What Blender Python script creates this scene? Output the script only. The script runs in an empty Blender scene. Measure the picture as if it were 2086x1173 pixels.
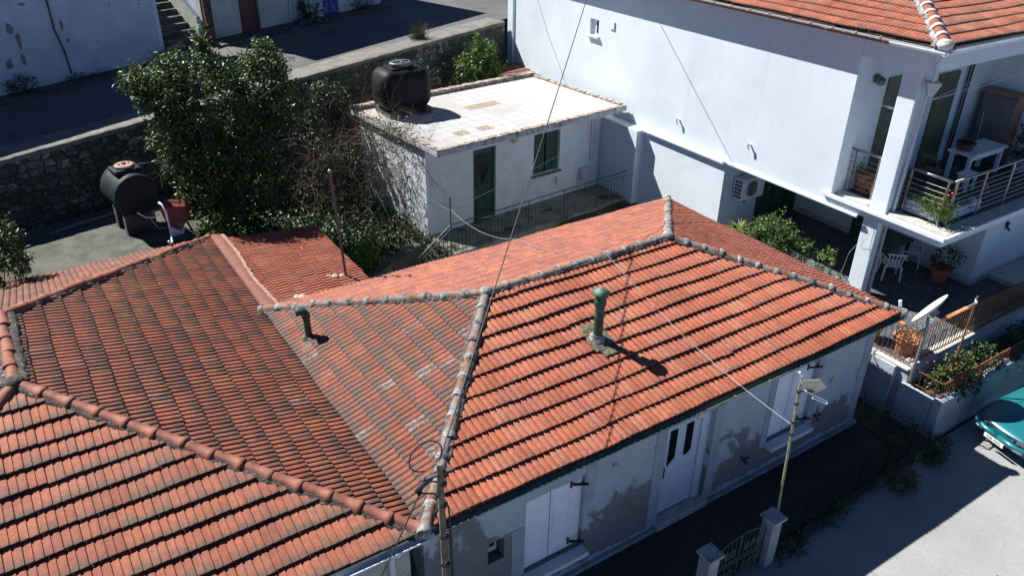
import bpy, bmesh, math, random
import numpy as np
from mathutils import Vector, Matrix
random.seed(7); rng = np.random.default_rng(7)
R = math.radians
C = bpy.context.scene.collection
sc = bpy.context.scene

# ---------------------------------------------------------------- camera
F_PX, YAW, PITCH, ROLL = 1626.49, 0.58806, 0.51192, 0.01697
CAM = Vector((-3.403, -7.118, 8.18))
fw = Vector((math.sin(YAW)*math.cos(PITCH), math.cos(YAW)*math.cos(PITCH), -math.sin(PITCH)))
r0 = Vector((math.cos(YAW), -math.sin(YAW), 0)); u0 = r0.cross(fw)
rt = r0*math.cos(ROLL)+u0*math.sin(ROLL); up = -r0*math.sin(ROLL)+u0*math.cos(ROLL)
cd = bpy.data.cameras.new('camera'); cam = bpy.data.objects.new('camera', cd); C.objects.link(cam)
M = Matrix((rt, up, -fw)).transposed().to_4x4(); M.translation = CAM
cam.matrix_world = M
cd.sensor_width = 36; cd.lens = 36*F_PX/2086; cd.clip_end = 500; cd.clip_start = 0.1
sc.camera = cam
# ---------------------------------------------------------------- light
SUN = Vector((-.58, .965, 1.23)).normalized()          # towards the sun
w = bpy.data.worlds.new('World'); sc.world = w; w.use_nodes = True
nt = w.node_tree; bg = nt.nodes['Background']
sky = nt.nodes.new('ShaderNodeTexSky'); sky.sky_type = 'NISHITA'; sky.sun_disc = False
sky.sun_elevation = math.asin(SUN.z); sky.sun_rotation = math.atan2(SUN.x, SUN.y)
sky.air_density = .5; sky.dust_density = 0; sky.ozone_density = 7.5; sky.altitude = 3500
nt.links.new(sky.outputs[0], bg.inputs[0]); bg.inputs[1].default_value = .075
sl = bpy.data.lights.new('sun', 'SUN'); sl.energy = 5.0; sl.angle = R(.53); sl.color = (1, .97, .93)
so = bpy.data.objects.new('sun', sl); C.objects.link(so); so.location = (-10, 15, 25)
so.rotation_euler = (-SUN).to_track_quat('-Z', 'Y').to_euler()
sc.view_settings.view_transform = 'Standard'; sc.view_settings.look = 'None'
sc.view_settings.exposure = 1.0; sc.view_settings.gamma = 1

# ---------------------------------------------------------------- materials
def nodes(name):
    m = bpy.data.materials.new(name); m.use_nodes = True
    t = m.node_tree; return m, t, t.nodes['Principled BSDF']
class NB:
    def __init__(s, t): s.t = t
    def n(s, typ, **k):
        o = s.t.nodes.new(typ)
        for a, b in k.items(): setattr(o, a, b)
        return o
    def l(s, a, b): s.t.links.new(a, b)
    def pos(s): return s.n('ShaderNodeNewGeometry').outputs['Position']
    def noise(s, scale, detail=4, rough=.55, vec=None, dist=0):
        o = s.n('ShaderNodeTexNoise'); o.inputs['Scale'].default_value = scale
        o.inputs['Detail'].default_value = detail; o.inputs['Roughness'].default_value = rough
        o.inputs['Distortion'].default_value = dist
        s.l(vec if vec is not None else s.pos(), o.inputs['Vector']); return o.outputs['Fac']
    def math(s, op, a, b=None, c=None, clamp=False):
        o = s.n('ShaderNodeMath', operation=op); o.use_clamp = clamp
        for i, v in enumerate((a, b, c)):
            if v is None: continue
            if isinstance(v, (int, float)): o.inputs[i].default_value = v
            else: s.l(v, o.inputs[i])
        return o.outputs[0]
    def ramp(s, f, lo, hi):
        o = s.n('ShaderNodeMapRange'); o.clamp = True; o.interpolation_type = 'SMOOTHSTEP'
        s.l(f, o.inputs[0]); o.inputs[1].default_value = lo; o.inputs[2].default_value = hi
        return o.outputs[0]
    def mix(s, f, a, b, mode='MIX'):
        o = s.n('ShaderNodeMix', data_type='RGBA', blend_type=mode)
        for i, v in ((0, f), (6, a), (7, b)):
            if isinstance(v, (int, float)): o.inputs[i].default_value = v
            elif isinstance(v, tuple): o.inputs[i].default_value = (*v[:3], 1)
            else: s.l(v, o.inputs[i])
        return o.outputs[2]
    def attr(s, name): return s.n('ShaderNodeAttribute', attribute_name=name).outputs['Fac']
    def bump(s, h, strength, dist, bsdf):
        o = s.n('ShaderNodeBump'); o.inputs['Strength'].default_value = strength; o.inputs['Distance'].default_value = dist
        s.l(h, o.inputs['Height']); s.l(o.outputs[0], bsdf.inputs['Normal'])
    def sep(s, v=None):
        o = s.n('ShaderNodeSeparateXYZ'); s.l(v if v is not None else s.pos(), o.inputs[0]); return o.outputs
    def scaled(s, sx, sy, sz):
        o = s.n('ShaderNodeVectorMath', operation='MULTIPLY'); s.l(s.pos(), o.inputs[0]); o.inputs[1].default_value = (sx, sy, sz)
        return o.outputs[0]
MATS = {}
def pm(name, col, rough=.6, var=.12, scale=6, bump=0, bscale=40, stains=(), metal=0, streak=0):
    """plain surface with natural variation; stains: (colour, scale, lo, hi)"""
    if name in MATS: return MATS[name]
    m, t, b = nodes(name); B = NB(t)
    f = B.noise(scale, 5, .6)
    d = tuple(max(0, c*(1-var*1.6)) for c in col); h = tuple(min(1, c*(1+var)) for c in col)
    c = B.mix(B.ramp(f, .3, .7), d, h)
    for i, (sc_, s_, lo, hi) in enumerate(stains):
        v = B.scaled(1, 1, .3 if streak else 1)
        c = B.mix(B.ramp(B.noise(s_, 7, .65, vec=v, dist=.3), lo, hi), c, sc_)
    B.l(c, b.inputs['Base Color']); b.inputs['Roughness'].default_value = rough; b.inputs['Metallic'].default_value = metal
    if bump: B.bump(B.noise(bscale, 6, .65), 1, bump, b)
    MATS[name] = m; return m
def tile_mat(name, cols, dirt=(.09, .07, .055), dk=.45, dedge=.5, white=0, wcol=(.55, .5, .46), lichen=0, val=1.0, dscale=5):
    m, t, b = nodes(name); B = NB(t)
    tr, tv, tu = B.attr('tr'), B.attr('tv'), B.attr('tu')
    cr = B.n('ShaderNodeValToRGB'); B.l(tr, cr.inputs[0]); el = cr.color_ramp.elements
    for i, cc in enumerate(cols):
        p = i/(len(cols)-1); e = el[0] if i == 0 else (el[-1] if i == len(cols)-1 else el.new(p))
        e.position = p; e.color = (*[x*val for x in cc], 1)
    c = cr.outputs[0]
    c = B.mix(.5, c, B.mix(B.ramp(B.noise(13, 6, .72), .3, .7), (.28, .28, .28), (.74, .74, .74)), 'OVERLAY')
    c = B.mix(.30, c, B.mix(B.ramp(B.noise(1.3, 4, .6), .35, .65), (.33, .33, .33), (.66, .66, .66)), 'OVERLAY')
    # soot and algae: heavier at the lower lip, on some tiles more than others
    per = B.math('FRACT', B.math('MULTIPLY', tr, 7.31))
    n1 = B.noise(dscale, 8, .72); n2 = B.noise(38, 5, .7)
    lip = B.math('MULTIPLY', B.math('POWER', B.math('SUBTRACT', 1, tv, clamp=True), 2.2), dedge)
    s = B.math('ADD', B.math('MULTIPLY', n1, .55), B.math('MULTIPLY', n2, .45))
    s = B.math('ADD', s, B.math('MULTIPLY', lip, .30)); s = B.math('ADD', s, B.math('MULTIPLY', B.math('SUBTRACT', per, .5), .12))
    groove = B.ramp(B.math('ABSOLUTE', B.math('SUBTRACT', B.math('FRACT', B.math('MULTIPLY', tu, 2)), .5)), .34, .5)
    s = B.math('ADD', s, B.math('MULTIPLY', groove, .06))
    f = B.ramp(s, .70-dk*.35, .92-dk*.35)
    c = B.mix(B.math('MULTIPLY', f, .85), c, dirt)
    if lichen:
        c = B.mix(B.math('MULTIPLY', B.ramp(B.noise(2.3, 7, .7, dist=.6), .66-lichen*.1, .74-lichen*.06), .7), c, (.20, .12, .025))
    bl = B.math('MULTIPLY', B.ramp(B.noise(8.5, 6, .7, dist=.4), .57, .66), B.ramp(B.math('ADD', tv, B.math('MULTIPLY', per, .5)), 1.05, .35))
    c = B.mix(B.math('MULTIPLY', bl, .35+dk*.6, clamp=True), c, tuple(x*1.25 for x in dirt))
    sp = B.ramp(B.noise(55, 2, .5), .70, .76)
    c = B.mix(B.math('MULTIPLY', sp, .45), c, (.40, .37, .32))
    if white:
        tw = B.math('GREATER_THAN', per, 1-white)
        wz = B.ramp(B.noise(1.1, 3, .6), .44, .56)
        wf = B.math('MULTIPLY', B.math('MULTIPLY', tw, wz), B.ramp(B.noise(16, 6, .75), .42, .60))
        c = B.mix(B.math('MULTIPLY', wf, .75), c, wcol)
    B.l(c, b.inputs['Base Color']); b.inputs['Roughness'].default_value = .78
    B.bump(B.noise(70, 5, .7), .8, .004, b)
    return m
def leaf_mat(name, cols, rough=.35, trans=.25):
    m, t, b = nodes(name); B = NB(t)
    cr = B.n('ShaderNodeValToRGB'); B.l(B.attr('tr'), cr.inputs[0]); el = cr.color_ramp.elements
    for i, cc in enumerate(cols):
        p = i/(len(cols)-1); e = el[0] if i == 0 else (el[-1] if i == len(cols)-1 else el.new(p))
        e.position = p; e.color = (*cc, 1)
    B.l(cr.outputs[0], b.inputs['Base Color']); b.inputs['Roughness'].default_value = rough
    b.inputs['Specular IOR Level'].default_value = .5
    tl = B.n('ShaderNodeBsdfTranslucent'); B.l(B.mix(.4, cr.outputs[0], (.08, .12, .015)), tl.inputs[0])
    mx = B.n('ShaderNodeMixShader'); mx.inputs[0].default_value = trans
    out = t.nodes['Material Output']
    B.l(b.outputs[0], mx.inputs[1]); B.l(tl.outputs[0], mx.inputs[2]); B.l(mx.outputs[0], out.inputs[0])
    return m
def plaster_mat():
    """old front wall: whitewash over grey cement, damp tide line at the foot"""
    m, t, b = nodes('peeling_whitewash'); B = NB(t)
    P = B.sep()
    n = B.noise(1.1, 9, .62, dist=.5)
    zf = B.ramp(P[2], -2.75, -.35)
    xf = B.ramp(P[0], 0, 4.2)
    s = B.math('ADD', n, B.math('MULTIPLY', B.math('SUBTRACT', zf, .45), .34))
    s = B.math('ADD', s, B.math('MULTIPLY', B.math('SUBTRACT', xf, .6), .20))
    f = B.ramp(B.math('ADD', s, B.math('MULTIPLY', B.math('SUBTRACT', B.noise(14, 6, .7), .5), .10)), .55, .605)
    grey = B.mix(B.noise(3, 7, .65), (.11, .115, .12), (.21, .215, .22))
    whit = B.mix(B.noise(2, 7, .65), (.25, .31, .36), (.43, .50, .55))
    c = B.mix(f, grey, whit)
    foot = B.math('ADD', B.noise(4, 7, .65), B.math('MULTIPLY', B.math('SUBTRACT', B.ramp(P[2], -2.9, -2.5), .6), -.5))
    c = B.mix(B.ramp(foot, .54, .60), c, (.36, .41, .46))
    cr = B.ramp(B.noise(2.2, 10, .75, dist=1.2), .497, .5)
    cr = B.math('MULTIPLY', cr, B.ramp(B.noise(2.2, 10, .75, dist=1.2), .506, .503))
    c = B.mix(B.math('MULTIPLY', cr, .5), c, (.10, .10, .10))
    B.l(c, b.inputs['Base Color']); b.inputs['Roughness'].default_value = .85
    B.bump(B.math('ADD', B.noise(30, 6, .7), B.math('MULTIPLY', f, .5)), .7, .006, b)
    return m
def stone_mat(name='rubble_stone'):
    m, t, b = nodes(name); B = NB(t)
    wv = B.n('ShaderNodeVectorMath', operation='ADD'); B.l(B.scaled(.8, .8, 1.25), wv.inputs[0])
    nz = B.n('ShaderNodeTexNoise'); nz.inputs['Scale'].default_value = 3; B.l(B.pos(), nz.inputs['Vector'])
    sc2 = B.n('ShaderNodeVectorMath', operation='SCALE'); B.l(nz.outputs['Color'], sc2.inputs[0]); sc2.inputs['Scale'].default_value = .16
    B.l(sc2.outputs[0], wv.inputs[1])
    v1 = B.n('ShaderNodeTexVoronoi'); v1.inputs['Scale'].default_value = 4.2; v1.inputs['Randomness'].default_value = .55; B.l(wv.outputs[0], v1.inputs['Vector'])
    v2 = B.n('ShaderNodeTexVoronoi', feature='DISTANCE_TO_EDGE'); v2.inputs['Scale'].default_value = 4.2; v2.inputs['Randomness'].default_value = .55; B.l(wv.outputs[0], v2.inputs['Vector'])
    g = B.math('FRACT', B.math('MULTIPLY', B.sep(v1.outputs['Color'])[0], 1))
    c = B.mix(B.math('POWER', g, 1.8), (.07, .068, .062), (.34, .32, .29))
    c = B.mix(B.ramp(B.noise(9, 6, .7), .4, .62), c, (.07, .07, .06))
    e = B.ramp(v2.outputs['Distance'], .02, .09)
    c = B.mix(e, (.055, .05, .045), c)
    c = B.mix(B.math('MULTIPLY', B.ramp(B.noise(.9, 6, .6), .52, .66), .7), c, (.035, .045, .02))
    B.l(c, b.inputs['Base Color']); b.inputs['Roughness'].default_value = .9
    B.bump(B.math('ADD', e, B.math('MULTIPLY', B.noise(24, 6, .7), .5)), 1, .05, b)
    return m
def asphalt_mat(name, lo, hi, cracks=True, bump=.006, hair=False):
    m, t, b = nodes(name); B = NB(t)
    c = B.mix(B.ramp(B.noise(.6, 6, .6), .3, .7), lo, hi)
    g = B.noise(70, 5, .85)
    c = B.mix(.42, c, B.mix(B.ramp(g, .32, .68), (.12, .12, .12), (.88, .88, .88)), 'OVERLAY')
    c = B.mix(B.math('MULTIPLY', B.ramp(B.noise(2.2, 5, .6), .62, .72), .25), c, (.10, .10, .095))
    if hair:
        pt = B.ramp(B.noise(.23, 3, .5, dist=.8), .50, .54); c = B.mix(B.math('MULTIPLY', pt, .20), c, (.17, .17, .168))
        c = B.mix(B.math('MULTIPLY', B.ramp(B.noise(60, 2, .5), .66, .72), .35), c, (.12, .12, .115))
        c = B.mix(B.math('MULTIPLY', B.ramp(B.noise(3.5, 8, .75), .60, .70), .35), c, (.16, .155, .145))
    if cracks:
        v = B.n('ShaderNodeTexVoronoi', feature='DISTANCE_TO_EDGE'); v.inputs['Scale'].default_value = .35
        wv = B.n('ShaderNodeVectorMath', operation='ADD'); B.l(B.pos(), wv.inputs[0])
        nz = B.n('ShaderNodeTexNoise'); nz.inputs['Scale'].default_value = 1.4; nz.inputs['Detail'].default_value = 6; B.l(B.pos(), nz.inputs['Vector'])
        B.l(nz.outputs['Color'], wv.inputs[1]); B.l(wv.outputs[0], v.inputs['Vector'])
        c = B.mix(B.math('MULTIPLY', B.ramp(v.outputs['Distance'], .006, .002), .8), c, (.02, .02, .02))
    B.l(c, b.inputs['Base Color']); b.inputs['Roughness'].default_value = .9
    B.bump(g, .8, bump, b); return m
def pebble_mat(name, lo, hi, scale, dark):
    m, t, b = nodes(name); B = NB(t)
    v = B.n('ShaderNodeTexVoronoi'); v.inputs['Scale'].default_value = scale; B.l(B.pos(), v.inputs['Vector'])
    r = B.sep(v.outputs['Color'])
    c = B.mix(r[0], lo, hi)
    c = B.mix(B.ramp(v.outputs['Distance'], .25, .6), c, dark)
    c = B.mix(B.math('GREATER_THAN', r[1], .95), c, tuple(min(1, x*1.6) for x in hi))
    c = B.mix(B.math('MULTIPLY', B.ramp(B.noise(.8, 5), .4, .65), .5), c, dark)
    B.l(c, b.inputs['Base Color']); b.inputs['Roughness'].default_value = .8
    B.bump(B.math('MULTIPLY', v.outputs['Distance'], -1), .7, .02, b); return m
def pave_tile_mat():
    m, t, b = nodes('white_roof_paving'); B = NB(t)
    mp = B.n('ShaderNodeMapping'); B.l(B.pos(), mp.inputs[0]); mp.inputs['Rotation'].default_value = (0, 0, -.0936)
    br = B.n('ShaderNodeTexBrick'); B.l(mp.outputs[0], br.inputs['Vector'])
    br.inputs['Scale'].default_value = 1; br.inputs['Brick Width'].default_value = .42; br.inputs['Row Height'].default_value = .40
    br.inputs['Mortar Size'].default_value = .012; br.offset = 0.18; br.offset_frequency = 3; br.inputs['Mortar Smooth'].default_value = .3
    br.inputs['Color1'].default_value = (.41, .412, .415, 1); br.inputs['Color2'].default_value = (.38, .378, .372, 1); br.inputs['Mortar'].default_value = (.28, .265, .24, 1)
    br.inputs['Bias'].default_value = -.5
    c = B.mix(B.ramp(B.noise(.7, 6, .65), .50, .70), br.outputs['Color'], (.36, .34, .305))
    c = B.mix(B.math('MULTIPLY', B.ramp(B.noise(5, 7, .7), .58, .72), .4), c, (.30, .265, .215))
    B.l(c, b.inputs['Base Color']); b.inputs['Roughness'].default_value = .7
    B.bump(br.outputs['Fac'], -.4, .01, b); return m

OR = [(.27, .072, .036), (.32, .094, .047), (.345, .112, .064), (.33, .090, .040), (.30, .092, .060), (.35, .128, .074)]
OH = [(.20, .053, .028), (.24, .068, .036), (.25, .080, .044), (.23, .062, .029), (.21, .063, .037), (.26, .090, .05)]
OB = [(.17, .044, .022), (.21, .057, .028), (.225, .066, .035), (.195, .050, .022), (.18, .054, .030), (.235, .078, .044)]
ON = [(.20, .050, .024), (.25, .065, .031), (.265, .078, .038), (.245, .062, .026), (.215, .066, .036), (.27, .094, .048)]
OX = [(.235, .064, .040), (.28, .082, .050), (.30, .095, .060), (.29, .082, .040), (.25, .076, .054), (.33, .105, .048), (.29, .098, .072)]
M_TFRONT = tile_mat('front_clay_tile', OR, dk=.24, dedge=.5, lichen=.15)
M_TLEFT = tile_mat('hip_clay_tile', OH, dk=.66, dedge=.75, white=.035, lichen=.1, wcol=(.30, .27, .25), dirt=(.075, .06, .05))
M_TREAR = tile_mat('new_clay_tile', OX, dk=.46, dedge=.7, dirt=(.12, .045, .032))
M_TRIGHT = tile_mat('gable_clay_tile', OX, dk=.2, dedge=.5)
M_TOLD = tile_mat('sooty_clay_tile', OB, dk=.66, dedge=.45, white=.025, lichen=.9, dirt=(.040, .032, .027), dscale=3.2, wcol=(.26, .20, .17))
M_TNEAR = tile_mat('near_clay_tile', ON, dk=.34, dedge=.9, lichen=.15, dirt=(.075, .060, .045))
M_TLEAN = tile_mat('leanto_clay_tile', OB, dk=.40, dedge=.3, white=.0, val=1.35, dirt=(.13, .085, .068))
M_TWHITE = tile_mat('villa_clay_tile', OR, dk=.55, dedge=.5)
M_CAPG = pm('cement_washed_ridge', (.22, .095, .052), .85, .3, 9, .01, 40, stains=(((.20, .19, .18), 5, .42, .58), ((.05, .045, .042), 4, .55, .70)))
M_CAPB = pm('brown_ridge', (.225, .072, .042), .7, .22, 7, .006, 40, stains=(((.08, .06, .05), 9, .60, .72),))
M_MORT = pm('lime_mortar', (.34, .33, .32), .95, .3, 12, .03, 24, stains=(((.065, .062, .06), 6, .46, .62),))
M_MORTD = pm('dark_mortar', (.10, .09, .078), .95, .4, 12, .04, 22, stains=(((.04, .04, .035), 6, .52, .62), ((.30, .29, .28), 11, .59, .66)))
M_WALLF = plaster_mat()
M_WHITE = pm('white_render', (.60, .67, .72), .75, .04, .8, .003, 60, stains=(((.50, .56, .60), 1.1, .60, .80), ((.53, .58, .64), 6, .64, .74)))
_t = M_WHITE.node_tree; _b = _t.nodes['Principled BSDF']; _B = NB(_t); _src = _b.inputs['Base Color'].links[0].from_socket
_v = _B.ramp(_B.noise(2.6, 6, .7, vec=_B.scaled(1, 1, .07)), .54, .74)
_B.l(_B.mix(_B.math('MULTIPLY', _v, .30), _src, (.40, .43, .45)), _b.inputs['Base Color'])
M_WHITE2 = pm('grey_white_render', (.50, .54, .58), .8, .06, 2, .004, 40)
M_ANNEX = pm('annex_whitewash', (.73, .765, .79), .85, .05, 2, .004, 40, stains=(((.46, .39, .29), 1.4, .66, .72), ((.62, .58, .52), 2.5, .60, .70)))
M_SLABE = pm('stained_slab_edge', (.46, .45, .47), .85, .15, 4, .01, 30, stains=(((.18, .16, .18), 7, .52, .66),), streak=1)
M_BRICKE = pm('brick_coping', (.25, .175, .135), .85, .4, 8, .01, 30, stains=(((.40, .375, .345), 7, .46, .58), ((.08, .06, .05), 6, .60, .70)))
M_PAVE = pave_tile_mat()
M_BUFF = pm('buff_patch', (.29, .235, .17), .9, .2, 12, .006, 40, stains=(((.40, .37, .31), 14, .58, .66),))
M_CONC = pm('weathered_concrete', (.085, .085, .07), .92, .25, 2.2, .012, 50, stains=(((.045, .047, .037), 2.5, .52, .72), ((.17, .165, .14), 5, .58, .72)))
M_CONCL = pm('pale_concrete', (.17, .165, .145), .92, .15, 3, .01, 60, stains=(((.10, .10, .085), 4, .58, .72),))
M_TERRC = pm('terrace_screed', (.27, .25, .21), .9, .2, 2, .008, 40, stains=(((.09, .085, .07), 1.6, .54, .62),))
M_STONE = stone_mat()
M_ROAD = asphalt_mat('old_asphalt', (.075, .076, .078), (.11, .11, .112))
M_STREET = asphalt_mat('worn_street', (.235, .24, .237), (.30, .30, .293), cracks=False, hair=True)
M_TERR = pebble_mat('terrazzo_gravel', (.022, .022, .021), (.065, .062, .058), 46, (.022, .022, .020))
M_PEB = pebble_mat('pebble_mosaic', (.09, .10, .115), (.20, .215, .24), 24, (.055, .06, .07))
M_SOIL = pm('yard_soil', (.085, .075, .05), .95, .35, 3, .03, 12, stains=(((.03, .045, .015), 1.6, .45, .6),))
M_GREEND = pm('dark_green_paint', (.018, .075, .042), .45, .2, 5, .003, 20)
M_GREENR = pm('green_rail_paint', (.022, .085, .05), .5, .3, 9, stains=(((.10, .06, .04), 14, .66, .74),))
M_GREENF = pm('flue_green_paint', (.018, .068, .038), .6, .2, 8, .004, 30, stains=(((.075, .115, .075), 7, .54, .66), ((.07, .04, .025), 5, .62, .72)))
M_GREENP = pm('green_splash', (.075, .10, .06), .9, .3, 14, .01, 40, stains=(((.17, .155, .11), 11, .46, .60), ((.16, .06, .04), 9, .58, .66),))
M_WOODG = pm('grey_timber', (.17, .13, .085), .8, .3, 10, .006, 30, stains=(((.12, .10, .08), 6, .55, .7),))
M_BLACKP = pm('black_polyethylene', (.0075, .008, .0095), .6, .2, 4, .004, 12)
M_TANKG = pm('dark_green_plastic', (.013, .021, .021), .6, .2, 5, .004, 12)
for m_ in (M_TANKG, M_BLACKP): m_.node_tree.nodes['Principled BSDF'].inputs['Specular IOR Level'].default_value = .22
M_PINK = pm('faded_pink_lid', (.33, .20, .155), .6, .15, 9)
M_RED = pm('red_oxide', (.17, .030, .022), .6, .2, 6, .004, 20)
M_FLASH = pm('pink_cement', (.21, .085, .065), .9, .12, 7, .008, 30, stains=(((.15, .06, .045), 5, .58, .7),))
M_FLASHL = pm('pale_pink_mortar', (.36, .20, .155), .95, .2, 16, .02, 26)
M_WPVC = pm('white_pvc', (.72, .76, .80), .4, .04, 6)
M_DOORW = pm('white_door_paint', (.50, .58, .66), .4, .04, 3)
M_GLASSD = pm('dark_glass', (.012, .013, .016), .08, .1, 3)
M_IRON = pm('black_iron', (.02, .02, .022), .5, .2, 9)
M_STEEL = pm('stainless_tube', (.36, .33, .31), .32, .12, 9, metal=.8)
M_RUST = pm('rusty_iron', (.19, .085, .045), .8, .3, 14, .004, 40, stains=(((.07, .04, .025), 8, .55, .68),))
M_BROWNR = pm('brown_rail_paint', (.13, .055, .027), .55, .25, 12)
M_BROWNG = pm('brown_gutter', (.11, .045, .035), .5, .2, 8, stains=(((.35, .32, .28), 5, .62, .72),))
M_PLANTW = pm('rough_limewash', (.36, .40, .46), .9, .12, 2, .012, 22, stains=(((.13, .13, .13), 1.7, .60, .72), ((.24, .26, .28), 4, .56, .70)))
M_MARB = pm('marble_edge', (.45, .44, .41), .5, .08, 4)
M_TERRA = pm('terracotta_pot', (.42, .16, .08), .8, .15, 8, .004, 30)
M_BEIGE = pm('cream_plastic', (.50, .455, .34), .45, .05, 5)
M_DISH = pm('dish_enamel', (.55, .54, .49), .5, .05, 5)
M_GALV = pm('galvanised', (.30, .32, .34), .45, .15, 9, metal=.5)
M_MAST = pm('mast_olive', (.30, .30, .17), .55, .2, 9, stains=(((.12, .08, .05), 8, .6, .7),))
M_WIREB = pm('black_cable', (.015, .015, .016), .6, .1, 9)
M_WIREG = pm('dull_cable', (.30, .30, .30), .6, .05, 9)
M_WIREW = pm('white_cable', (.72, .72, .72), .5, .05, 9)
M_BLUEWALL = pm('flaking_limewash', (.52, .57, .62), .9, .08, 1.5, .012, 20, stains=(((.24, .20, .16), 1.5, .66, .70), ((.40, .42, .44), 3, .60, .68)))
M_CREAM = pm('yellowed_limewash', (.50, .52, .45), .9, .10, 2, .012, 20, stains=(((.20, .19, .16), 2, .66, .74),))
M_STEP = pm('mossy_steps', (.09, .092, .088), .95, .35, 4, .02, 20, stains=(((.05, .055, .045), 3, .5, .65),))
M_OXB = pm('oxblood_door', (.13, .030, .024), .55, .15, 6, .003, 20)
M_BLUED = pm('cobalt_door', (.035, .075, .34), .5, .2, 6, .004, 20)
M_BLUER = pm('blue_handrail', (.09, .15, .34), .5, .2, 6)
M_BARK = pm('bark', (.10, .08, .06), .95, .3, 12, .01, 30)
M_TWIG = pm('bare_twig', (.105, .078, .055), .9, .3, 12)
M_OLIVESH = pm('olive_shutter', (.10, .105, .055), .5, .15, 5)
M_TEAL = None
M_TYRE = pm('tyre_rubber', (.02, .02, .02), .8, .1, 9)
M_PLATE = pm('plate_white', (.75, .76, .74), .4, .03, 9)
M_CABF = pm('grey_cabinet_door', (.14, .145, .15), .5, .1, 4)
M_CABS = pm('brown_cabinet_side', (.30, .15, .12), .6, .1, 4)
M_LINO = pm('balcony_floor', (.07, .07, .07), .6, .2, 6)
M_FOIL = pm('grey_tin', (.30, .31, .33), .5, .1, 6)
M_FRUIT = pm('orange_peel', (.62, .22, .02), .45, .12, 9)
M_LEMON = leaf_mat('citrus_leaf', [(.014, .036, .012), (.026, .060, .018), (.040, .085, .022), (.075, .125, .026), (.16, .19, .035)], rough=.45, trans=.2)
M_LEAFB = leaf_mat('bush_leaf', [(.035, .085, .015), (.06, .13, .02), (.10, .18, .025), (.15, .24, .03)], rough=.4, trans=.3)
M_LEAFP = leaf_mat('porch_leaf', [(.018, .045, .012), (.035, .08, .016), (.06, .115, .02), (.10, .16, .028)], rough=.45, trans=.25)
M_LEAFD = leaf_mat('ivy_leaf', [(.010, .026, .007), (.018, .044, .010), (.034, .072, .015), (.065, .115, .022)], rough=.5, trans=.12)
M_LEAFY = leaf_mat('spiky_leaf', [(.10, .16, .03), (.20, .26, .05), (.30, .32, .08)], rough=.5)
M_DRY = leaf_mat('dry_leaf', [(.10, .075, .04), (.16, .12, .06), (.10, .12, .04)], rough=.7)
M_PETAL = pm('red_petal', (.62, .05, .03), .6, .1, 9)
M_PETALP = pm('pink_petal', (.50, .12, .22), .6, .1, 9)

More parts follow.
